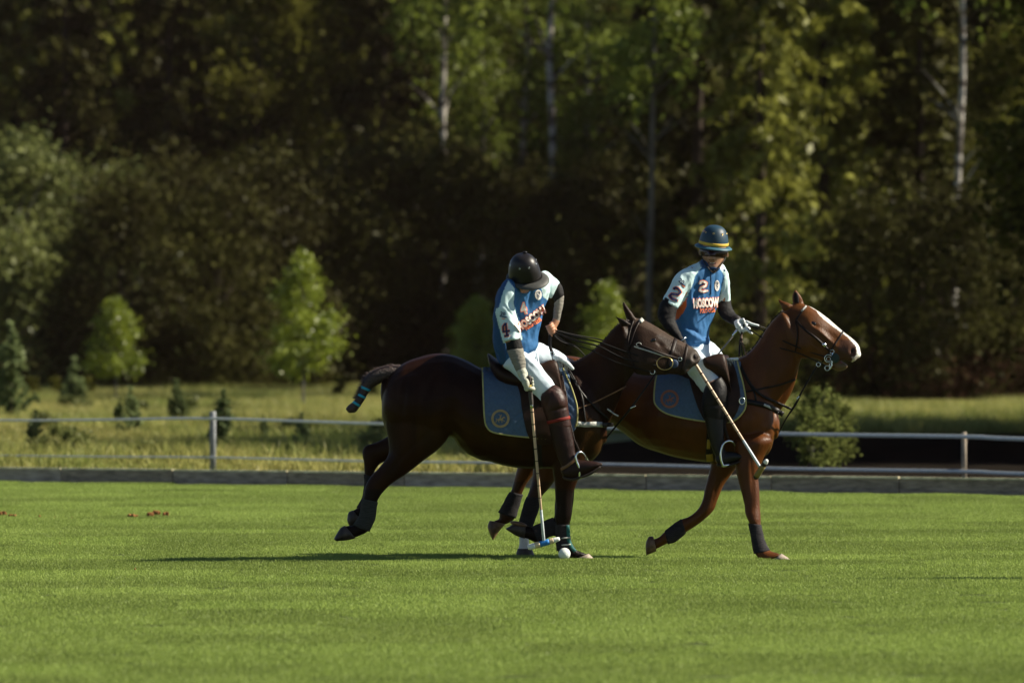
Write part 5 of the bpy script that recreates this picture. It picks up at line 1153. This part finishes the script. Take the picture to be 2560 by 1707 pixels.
def decal_ring_e(bvh, cx, cy, rx0, ry0, rx1, ry1, n=28, off=.005):
    v, f = [], []
    for i in range(n):
        a = 2 * math.pi * i / n
        for rx, ry in ((rx0, ry0), (rx1, ry1)): v.append(surf(bvh, cx + rx * math.cos(a), cy + ry * math.sin(a), off, 42.4))
    for i in range(n): j = (i + 1) % n; f.append((2 * i, 2 * j, 2 * j + 1, 2 * i + 1))
    return v, f
outlined(bj1, j1, '4', 1309, 771, -15, 25, M_print, M_orange, .75, .05)
outlined(bj1, j1, 'MOSCOW', 1328, 796, -36, 18, M_print, M_orange, .72, .05)
outlined(bj1, j1, 'POLO CLUB', 1333, 810, -32, 8, M_orange, M_orange, .75, .03)
stroke_num(bj1, j1, '4', 1264, 824, -6, 34, M_navy, M_orange, 4)
obj('print', decal_text(bj1, '20', 1257, 784, 8, 8, .006, .03, 1.1), M_navy, j1, smooth=False); obj('print', strap(bj1, [(1249, 790), (1267, 793)], 3, .001, .004), M_navy, j1); obj('print', strap(bj1, [(1254, 796), (1262, 797)], 2, .001, .004), M_orange, j1)
crest(bj1, j1, 1346, 737, 17, 25, M_print)
# collar
obj('collar', wrap_band(bj1, W(1288, 712, 42.45), W(1345, 716, 42.47), .02, .004), mat('navy collar', NAVY, .75, .2), j1)
mb = MB(); mb.add(*loft(nth1, cap=(.5, .1), grow=1.0)); mb.add(*loft(fth1, cap=(.5, .1))); mb.add(*loft(Y([(1250, 886, 1335, 874, .10), (1254, 902, 1345, 890, .12), (1260, 918, 1350, 908, .13)], 42.64, 42.68)))
me = remesh(mb.vf(), .009, 4); bumps(me, [(1318, 898, 34, 4, 40, .008), (1326, 890, 34, 4, 40, -.008), (1305, 905, 26, 4, 55, -.006), (1340, 940, 30, 4, 50, .005), (1355, 985, 20, 4, -35, -.006)]); fold(me, .008, (8, 8, 8), 5)
obj('breeches', me, M_white, r1)
mb = MB(); mb.add(*loft(nlg1, cap=(.2, .3))); mb.add(*loft(nft1, cap=(.6, .5))); me = remesh(mb.vf(), .008, 3); fold(me, .003, (9, 9, 9), 2, mask=lambda px, py: (py > 1100) * (py < 1160) * 1.0)
bo = obj('boot', me, M_boot, r1); bbo = wbvh(bo)
obj('boot_sole', loft(Y([(1408, 1190, 1412, 1199, .036), (1430, 1194, 1433, 1202, .04), (1452, 1188, 1455, 1195, .042), (1476, 1178, 1479, 1186, .038), (1498, 1164, 1500, 1171, .026)], 42.33, 42.32), n=12), M_ring, bo)
obj('boot', loft(flg1, cap=(.2, .6)), M_boot, r1)
kg = Y([(1352, 992, 1386, 962, .064), (1354, 1008, 1402, 972, .072), (1358, 1022, 1415, 996, .074), (1363, 1038, 1419, 1020, .068), (1370, 1058, 1424, 1046, .062), (1375, 1072, 1428, 1066, .058)], 42.345, 42.345)
me = remesh(loft(kg, cap=(.2, .15), grow=1.05), .008, 2); bumps(me, [(1400, 1003, 14, 15, 0, .010), (1400, 1022, 20, 3, -15, -.007), (1372, 1000, 4, 26, 15, -.006), (1390, 975, 26, 3, 25, -.004)])
k1 = obj('knee_guard', me, M_guard, r1); bk1 = wbvh(k1)
obj('knee_guard_strap', wrap_band(bk1, W(1369, 1056, 42.345), W(1425, 1043, 42.345), .024, .004), M_red, k1)
obj('heel_guard', tube([W(1404, 1172, 42.29), W(1418, 1164, 42.285), W(1436, 1150, 42.285)], .012, 8, flat=.4), M_tan, bo)
obj('spur', torus(W(1408, 1168, 42.33), .017, .005, ax=(1, 0, 0)), M_webb, bo)
me = remesh(loft(ar1[:3], cap=(.5, .1), grow=1.04), .007, 2); fold(me, .004, (12, 12, 12), 1); obj('elbow_guard', me, M_black, r1)
obj('elbow_logo', strap(wbvh(r1.children[-1]), [(1288, 865), (1291, 870)], 5, .002, .003), M_orange, r1)
me = remesh(loft(ar1[2:], cap=(.1, .15), grow=1.03), .006, 2); fold(me, .006, (14, 14, 40), 4); obj('arm_sleeve', me, M_greys, r1)
me = remesh(loft(arl1[:3], cap=(.5, .1), grow=1.04), .007, 2); fold(me, .004, (12, 12, 12), 1); obj('elbow_guard', me, M_black, r1)
me = remesh(loft(arl1[2:], cap=(.1, .15), grow=1.03), .006, 2); fold(me, .005, (14, 14, 40), 4); obj('arm_sleeve', me, M_greys, r1)
G1 = W(1324, 958, 42.185); Hc1 = W(1360, 1357, 42.50)
mb = fist(G1, Hc1 - G1, Vector((-.8, -.35, 0)), R=.014, s=1.12, wrist=W(1306, 932, 42.22))
me = remesh(mb.vf(), .0045, 1); gl = obj('glove', me, M_glove, r1)
obj('glove_cuff', tube([W(1303, 926, 42.22), W(1309, 938, 42.217)], [.038, .036], 18), M_glove, gl)
obj('glove_trim', tube([W(1313, 972, 42.165), W(1321, 968, 42.155), W(1327, 964, 42.16)], .007, 8, sub=3), M_glovey, gl)
Gl1 = W(1377, 822, 42.66)
mb = fist(Gl1, Vector((.45, .2, -.9)), Vector((.5, .3, .5)), R=.012, s=1.05, wrist=W(1391, 800, 42.7)); me = remesh(mb.vf(), .0045, 1); paint(me, (.42, .20, .11), []); obj('hand', me, M_skin, r1)
he1 = helmet(r1, W(1312, 687, 42.40), (-.12, -.48, .86), (.72, -.62, -.42), .114, .132, .170, M_helm1, M_brim1, .075, .022, eyem=M_steel)
obj('helmet_button', pxball(1312, 631, 42.34, 6, 3, .012), M_helm1, he1)
mallet('m', G1, Hc1, W(1395, 1347, 42.5) - W(1324, 1367, 42.5), .113, .0225, [(-1, -.62, M_paintw), (-.62, -.28, M_wood), (-.28, .36, M_paintb), (.36, .66, M_wood), (.66, 1, M_paintw)], .17, None, M_canew, 'polo mallet with a blue banded cigar head beside the ball')
yb_ = 42.62; setp(obj('ball', ellipsoid(W(1411, 1384, yb_), .0455, .0455, .0455, n=32, m=20), mat('white plastic ball', (.66, .70, .66), .5, .4, var=.08, vscale=30, bump=.25, bscale=80)), 'white polo ball on the turf at the planted front hoof', 'ball')
# reins of the near horse, from the bare left hand to the bit
def rein(pts, r=.005, name='rein', m=None, par=None): return obj(name, tube(pts, r, 8, sub=4, flat=.5), m or M_leather2, par)
rein([Gl1 + Vector((0, 0, 0)), W(1440, 842, 42.6), W(1500, 856, 42.56), W(1560, 878, 42.56), W(1640, 903, 42.535)], .006, par=br1); rein([Gl1 + Vector((0, 0, -.01)), W(1440, 851, 42.58), W(1498, 866, 42.55), W(1560, 896, 42.55), W(1642, 914, 42.535)], .006, par=br1)
rein([Gl1 + Vector((0, 0, -.02)), W(1420, 858, 42.62), W(1470, 872, 42.58), W(1540, 905, 42.54), W(1626, 930, 42.545)], .0045, par=br1); rein([Gl1 + Vector((.0, .03, -.015)), W(1400, 852, 42.7), W(1440, 868, 42.78), W(1463, 890, 42.8)], .0045, par=br1); rein([Gl1 + Vector((0, .03, 0)), W(1440, 838, 42.75), W(1505, 850, 42.82), W(1600, 880, 42.82)], .005, par=br1)
obj('rein_end', tube([Gl1 + Vector((0, 0, -.02)), W(1375, 862, 42.64), W(1380, 880, 42.62), W(1384, 900, 42.6)], [.012, .013, .012, .01], 8, sub=3, flat=.5), M_leather2, br1)
obj('rein_buckle', torus(W(1381, 884, 42.58), .014, .005), M_steel, br1)
fm = MB(); rr_ = random.Random(4)
for i in range(60):
    a = W(1392 + rr_.uniform(-3, 26), 905 + rr_.uniform(-3, 6), 42.5 + rr_.uniform(-.02, .02)); b_ = a + Vector((rr_.uniform(-.01, .015), 0, -rr_.uniform(.04, .10))); fm.add([a, a + Vector((.005, 0, 0)), b_], [(0, 1, 2)])
o_ = obj('fleece_fringe', fm.vf(), M_webb, pad1); o_['kind'] = 'stuff'
obj('fleece_edge', tube([W(1386, 893, 42.56), W(1402, 898, 42.5), W(1420, 910, 42.5), W(1432, 922, 42.5)], [.018, .02, .018, .012], 10, sub=4), M_whiteglove, pad1)

# ------------------------------------------------------------ upright rider, number 2
r2 = thing('person', 'upright rider in a navy helmet with a gold band, sunglasses and blue jersey number 2', 'person', (W(1745, 1400, 43.1).x, 43.1, 0))
t2 = [(1752, 652, 1800, 655, .07), (1735, 662, 1807, 662, .10), (1708, 676, 1815, 672, .125), (1696, 692, 1815, 690, .14), (1690, 715, 1808, 712, .145), (1688, 742, 1800, 740, .145), (1688, 770, 1795, 768, .14), (1688, 796, 1785, 792, .135), (1695, 820, 1774, 816, .13), (1705, 845, 1771, 840, .13), (1718, 862, 1774, 856, .135), (1733, 876, 1768, 872, .12)]
torso2 = Y(t2, 43.18, 43.2)
sl2 = Y([(1722, 664, 1742, 716, .07), (1700, 680, 1728, 732, .075), (1685, 694, 1716, 745, .073), (1673, 718, 1706, 757, .07), (1664, 736, 1698, 766, .068), (1657, 749, 1692, 770, .066)], 43.08, 43.0)
srl2 = Y([(1786, 668, 1808, 668, .05), (1788, 678, 1817, 677, .066), (1793, 690, 1821, 689, .07), (1797, 706, 1823, 705, .07), (1798, 731, 1825, 730, .068), (1796, 761, 1826, 756, .066)], 43.22, 43.3)
ar2 = Y([(1660, 745, 1692, 765, .055), (1648, 765, 1690, 785, .054), (1645, 790, 1688, 800, .052), (1655, 812, 1692, 812, .048), (1672, 832, 1698, 825, .044), (1690, 846, 1706, 840, .034), (1702, 860, 1714, 850, .03)], 43.0, 42.9)
arl2 = Y([(1796, 750, 1826, 748, .052), (1794, 775, 1830, 770, .052), (1806, 796, 1838, 782, .048), (1822, 806, 1845, 788, .038), (1836, 812, 1851, 793, .03)], 43.3, 43.15)
nth2 = Y([(1716, 872, 1700, 915, .08), (1745, 872, 1720, 935, .092), (1764, 892, 1737, 955, .085), (1782, 920, 1752, 975, .074), (1797, 943, 1762, 985, .064), (1806, 958, 1768, 992, .055)], 43.02, 42.86)
fth2 = Y([(1735, 860, 1745, 905, .08), (1775, 852, 1765, 900, .08), (1798, 872, 1780, 915, .07), (1815, 895, 1798, 925, .055)], 43.38, 43.5)
nlg2 = Y([(1763, 965, 1812, 952, .056), (1757, 985, 1816, 975, .06), (1756, 1020, 1815, 1015, .058), (1762, 1050, 1812, 1048, .052), (1768, 1080, 1811, 1080, .048), (1776, 1110, 1811, 1108, .04), (1786, 1135, 1815, 1130, .036), (1795, 1150, 1824, 1140, .035)], 42.86, 42.83)
nft2 = Y([(1790, 1140, 1802, 1163, .034), (1808, 1130, 1815, 1163, .038), (1828, 1128, 1833, 1157, .038), (1848, 1133, 1850, 1150, .032), (1867, 1138, 1865, 1144, .016)], 42.83, 42.82)
flg2 = Y([(1795, 900, 1828, 905, .055), (1796, 950, 1830, 955, .055), (1796, 1030, 1826, 1030, .045), (1798, 1090, 1822, 1090, .04), (1800, 1110, 1848, 1108, .033)], 43.52, 43.55)
hd2 = [(1754, 586, 1817, 592, .098), (1751, 606, 1819, 612, .103), (1751, 624, 1818, 630, .10), (1754, 640, 1813, 646, .094), (1759, 653, 1807, 659, .084), (1766, 666, 1799, 671, .070), (1773, 676, 1791, 679, .05)]
hsec = [(a, b, c, d, 43.17 - .012 * i / 2 + (.0 if i < 5 else -.012), h) for i, (a, b, c, d, h) in enumerate(hd2)]
mb = MB(); mb.add(*loft(hsec, cap=(.8, .7), power=.95)); mb.add(*tube([W(1784, 650, 43.19), W(1778, 690, 43.22)], [.062, .066], 16))
mb.add(*loft([(1773, 622, 1785, 624, 43.075, .014), (1772, 634, 1786, 636, 43.062, .018), (1769, 645, 1788, 648, 43.055, .020), (1771, 650, 1786, 652, 43.068, .014)], n=12, cap=(.5, .5)))
for e in (pxball(1750, 631, 43.18, 3.6, 8.5, .018, 5), pxball(1818, 636, 43.2, 3.2, 8.5, .018, -5), pxball(1781, 673, 43.09, 9, 6, .022), pxball(1764, 643, 43.10, 8, 7, .02), pxball(1800, 647, 43.11, 8, 7, .02), pxball(1779, 656.5, 43.078, 10, 2.2, .012), pxball(1780, 661, 43.078, 8, 2.2, .012)): mb.add(*e)
mb.add(*loft(torso2, grow=.84, shear=-.45))
for s in (sl2, srl2, ar2, arl2, nth2, fth2, nlg2, nft2, flg2): mb.add(*loft(s, grow=.86))
me = remesh(mb.vf(), .007, 2); bumps(me, [(1779, 658.7, 8, 1.3, 3, -.006)])
paint(me, (.36, .19, .11), [([(1764, 655), (1796, 656), (1800, 675), (1785, 684), (1768, 676)], (.26, .15, .10), .5), ([(1769, 654), (1790, 656), (1790, 662.5), (1770, 661.5)], (.22, .07, .055), .8), ([(1773, 657.5), (1787, 658.5), (1787, 660), (1773, 659)], (.5, .45, .38), .8), (lambda px, py, a, n: ((py < 640) & ((px < 1755) | (px > 1815) | (n[:, 1] > .2))) * 1.0, (.06, .035, .02), .7)])
bod2 = obj('body', me, M_skin, r2); bb2 = wbvh(bod2)
obj('mouth', strap(bb2, [(1771, 656.5), (1780, 659), (1790, 657.5)], 2.4, .001, .001, step=2), mat('lips shadow', (.07, .02, .015), .6, .2), bod2)
obj('teeth', strap(bb2, [(1774, 656.8), (1780, 658.2), (1786, 657.6)], 1.4, .001, .002, step=2), mat('teeth', (.5, .46, .38), .4, .4), bod2)
obj('nose_shadow', strap(bb2, [(1772, 649.5), (1778, 651), (1785, 650)], 1.6, .001, .0005, step=2), mat('nose shadow tint', (.06, .025, .018), .7, .2), bod2)  # dark strip painted in as the shadow under the nose
sg = obj('sunglasses', wrap_band(bb2, W(1750, 630, 43.15), W(1818, 635, 43.15), .060, .010, n=30, k=4, arc=(.54, .96), start=.2), M_lens, r2)
obj('frame', wrap_band(bb2, W(1750, 621, 43.15), W(1818, 626, 43.15), .008, .014, n=30, k=2, arc=(.5, 1.0), start=.2), M_strapk, sg)
mb = MB(); mb.add(*loft(torso2, cap=(.3, .25), power=.92, shear=-.45)); mb.add(*loft(sl2, cap=(.6, .12))); mb.add(*loft(srl2, cap=(.6, .12)))
me = remesh(mb.vf(), .0075, 4)
bumps(me, [(1735, 840, 40, 5, 30, .012), (1745, 832, 40, 5, 35, -.010), (1748, 856, 30, 5, -25, .012), (1735, 866, 30, 4, -10, -.010), (1760, 865, 6, 16, 20, -.010), (1730, 780, 6, 60, 12, -.008), (1716, 745, 5, 40, 25, -.010), (1740, 760, 7, 50, 14, .006), (1728, 700, 5, 26, 30, .006), (1722, 712, 4, 26, 30, -.008), (1785, 720, 3, 40, 5, -.004), (1700, 735, 4, 30, 35, .006), (1814, 730, 4, 30, 5, -.006)])
fold(me, .012, (8, 8, 5), 8); fold(me, .004, (20, 20, 12), 6)
lightL = [(1746, 646), (1756, 664), (1738, 690), (1730, 716), (1718, 740), (1706, 760), (1694, 778), (1650, 752), (1672, 700), (1690, 684)]
paint(me, BLUE, [([(1750, 640), (1700, 672), (1690, 690), (1712, 664), (1746, 650)], NAVY, .8), (lightL, LIGHT, 1.0), ([(1788, 655), (1800, 656), (1832, 672), (1832, 765), (1794, 765), (1800, 738), (1808, 705), (1812, 690)], LIGHT, 1.0),
    ([(1718, 742), (1716, 765), (1708, 782), (1696, 797), (1684, 802), (1686, 780), (1694, 772), (1706, 758)], ORG, 1.0), ([(1745, 648), (1800, 654), (1792, 668), (1782, 676), (1770, 672), (1752, 668)], NAVY, .8)])
j2 = obj('jersey', me, M_jersey, r2); bj2 = wbvh(j2)
obj('collar', wrap_band(bb2, W(1757, 672, 43.2), W(1800, 675, 43.2), .03, .012, start=.2), mat('navy collar band', NAVY, .75, .2), j2)
stroke_num(bj2, j2, '2', 1758, 717, 2, 29, M_print, M_orange, 5)
outlined(bj2, j2, 'MOSCOW', 1765, 757, -3, 21, M_print, M_orange, .455, .05)
outlined(bj2, j2, 'POLO CLUB', 1769, 776, -4, 10.5, M_orange, M_orange, .47, .0)
stroke_num(bj2, j2, '2', 1688, 735, 32, 34, M_navy, M_orange, 5)
obj('print', decal_text(bj2, '20', 1704, 703, 35, 10, .006, .03, 1.0), M_navy, j2, smooth=False); obj('print', strap(bj2, [(1700, 707), (1713, 715)], 3, .001, .004), M_navy, j2); obj('print', strap(bj2, [(1705, 713), (1712, 718)], 2, .001, .004), M_orange, j2)
crest(bj2, j2, 1793, 714, 12, 27, M_print)
obj('placket', strap(bj2, [(1777, 680), (1778, 705), (1777, 735)], 2, .002, .003), mat('placket', NAVY, .7, .2), j2)
mb = MB(); mb.add(*loft(nth2, cap=(.5, .1))); mb.add(*loft(fth2, cap=(.5, .2))); mb.add(*loft(Y([(1708, 862, 1772, 858, .11), (1700, 885, 1780, 882, .14), (1700, 908, 1775, 905, .14)], 43.2, 43.2)))
me = remesh(mb.vf(), .009, 4); bumps(me, [(1762, 905, 24, 4, 50, .006), (1752, 915, 24, 4, 50, -.006), (1770, 960, 24, 4, -35, -.006)]); fold(me, .008, (8, 8, 8), 6); obj('breeches', me, M_white, r2)
mb = MB(); mb.add(*loft(nlg2, cap=(.2, .3))); mb.add(*loft(nft2, cap=(.6, .5))); bo2 = obj('boot', remesh(mb.vf(), .008, 3), M_boot2, r2)
obj('boot_sole', loft(Y([(1793, 1158, 1795, 1166, .034), (1815, 1161, 1818, 1168, .038), (1838, 1155, 1840, 1161, .038), (1860, 1145, 1862, 1150, .022)], 42.83, 42.82), n=12), M_ring, bo2)
obj('boot', loft(flg2, cap=(.2, .6)), M_boot2, r2)
kg2 = Y([(1762, 970, 1803, 942, .058), (1757, 992, 1815, 965, .066), (1755, 1015, 1818, 995, .068), (1758, 1035, 1816, 1028, .062), (1764, 1052, 1813, 1048, .056)], 42.855, 42.855)
me = remesh(loft(kg2, cap=(.2, .15), grow=1.05), .008, 2); bumps(me, [(1795, 990, 14, 16, 0, .010), (1795, 1012, 22, 3, -10, -.007), (1775, 1000, 4, 26, 10, -.006)]); obj('knee_guard', me, M_guard2, r2)
me = remesh(loft(ar2, cap=(.5, .2), grow=1.04), .007, 2); fold(me, .005, (12, 12, 22), 1); obj('arm_sleeve', me, M_black, r2)
me = remesh(loft(arl2, cap=(.5, .2), grow=1.04), .007, 2); fold(me, .005, (12, 12, 22), 3); obj('arm_sleeve', me, M_black, r2)
obj('wristwatch', torus(W(1706, 850, 42.9), .034, .006, ax=(.6, 0, -.7)), M_steel, r2)
G2 = W(1716, 874, 42.86); Hc2 = W(1903, 1172, 42.56)
me = remesh(fist(G2, Hc2 - G2, Vector((-.7, -.2, .2)), R=.014, s=1.05, wrist=W(1707, 856, 42.9)).vf(), .0045, 1); obj('glove', me, M_boot2, r2)
Gr2 = W(1858, 812, 43.1)
me = remesh(fist(Gr2, Vector((.5, .3, -.8)), Vector((-.75, -.1, .2)), R=.013, s=1.15, wrist=W(1843, 800, 43.15)).vf(), .0045, 1); g2 = obj('glove', me, M_whiteglove, r2)
obj('glove_fingertip', tube([W(1866, 804, 43.06), W(1880, 810, 43.05), W(1896, 814, 43.05)], [.011, .010, .009], 10, sub=2), M_whiteglove, g2); obj('glove_fingertip', tube([W(1862, 820, 43.06), W(1872, 828, 43.05), W(1880, 834, 43.05)], [.010, .009, .008], 10, sub=2), M_whiteglove, g2)
obj('glove_cuff', tube([W(1838, 797, 43.15), W(1846, 802, 43.14)], [.034, .033], 16), M_strapk, g2)
he2 = helmet(r2, W(1784, 609, 43.18), (.10, -.16, 1), (.22, -1, -.1), .112, .125, .142, M_helm2, mat('blue helmet brim', (.03, .10, .14), .5, .4), .045, .030, bandm=M_helmband)
obj('chin_strap', tube([W(1752, 622, 43.12), W(1756, 645, 43.09), W(1768, 666, 43.06), W(1782, 682, 43.05), W(1786, 676, 43.05)], .0035, 6, sub=4), M_strapk, he2)
obj('chin_strap', tube([W(1816, 632, 43.14), W(1811, 650, 43.10), W(1800, 664, 43.07), W(1786, 680, 43.05)], .0045, 6, sub=4), M_strapk, he2)
mallet('m', G2, Hc2, W(1915, 1151, 42.5) - W(1889, 1191, 42.58), .085, .0215, [(-1, -.86, M_ring), (-.86, .45, M_olive), (.45, .75, M_ring), (.75, 1, M_paintw)], .12, None, M_canew, 'polo mallet with an olive head held low by the upright rider')
wp = thing('whip', 'thin pale riding whip held in the white gloved hand of the upright rider', 'whip', tuple(W(1801, 878, 43.1)))
obj('whip_shaft', tube([W(1852, 806, 43.1), W(1834, 838, 43.08), W(1801, 878, 43.05), W(1780, 905, 43.0)], [.008, .0075, .006, .005], 8, sub=2), M_greys, wp)
obj('whip_ferrule', tube([W(1842, 825, 43.09), W(1833, 838, 43.08)], .010, 8), M_steel, wp)
rein([Gr2, W(1900, 822, 43.05), W(1960, 853, 42.9), W(2020, 878, 42.87), W(2064, 892, 42.83)], .005, par=br2); rein([Gr2 + Vector((0, 0, -.01)), W(1890, 834, 43.0), W(1940, 866, 42.92), W(2000, 884, 42.87), W(2064, 914, 42.83)], .0045, par=br2)
rein([Gr2, W(1895, 815, 43.1), W(1925, 824, 43.15), W(1960, 830, 43.2)], .0045, par=br2)
for k, (x1, x2) in enumerate(((1848, 1850), (1853, 1858), (1857, 1868))):
    rein([Gr2 + Vector((0, 0, -.02)), W((1853 + x1) / 2, 850, 43.05), W(x2 - 2, 890, 42.95)], .004 + .003 * (k == 0), 'rein_end', M_leather if k < 2 else M_tan, br2)
obj('fleece_edge', tube([W(1820, 898, 43.0), W(1832, 898, 42.95), W(1844, 897, 42.95)], [.010, .013, .011], 10, sub=3), M_whiteglove, pad2)
fm = MB()
for i in range(26):
    a = W(1806 + rr_.uniform(0, 28), 897 + rr_.uniform(-3, 3), 42.93); b_ = a + Vector((rr_.uniform(-.005, .015), 0, -rr_.uniform(.02, .06))); fm.add([a, a + Vector((.005, 0, 0)), b_], [(0, 1, 2)])
o_ = obj('fleece_fringe', fm.vf(), M_webb, pad2); o_['kind'] = 'stuff'
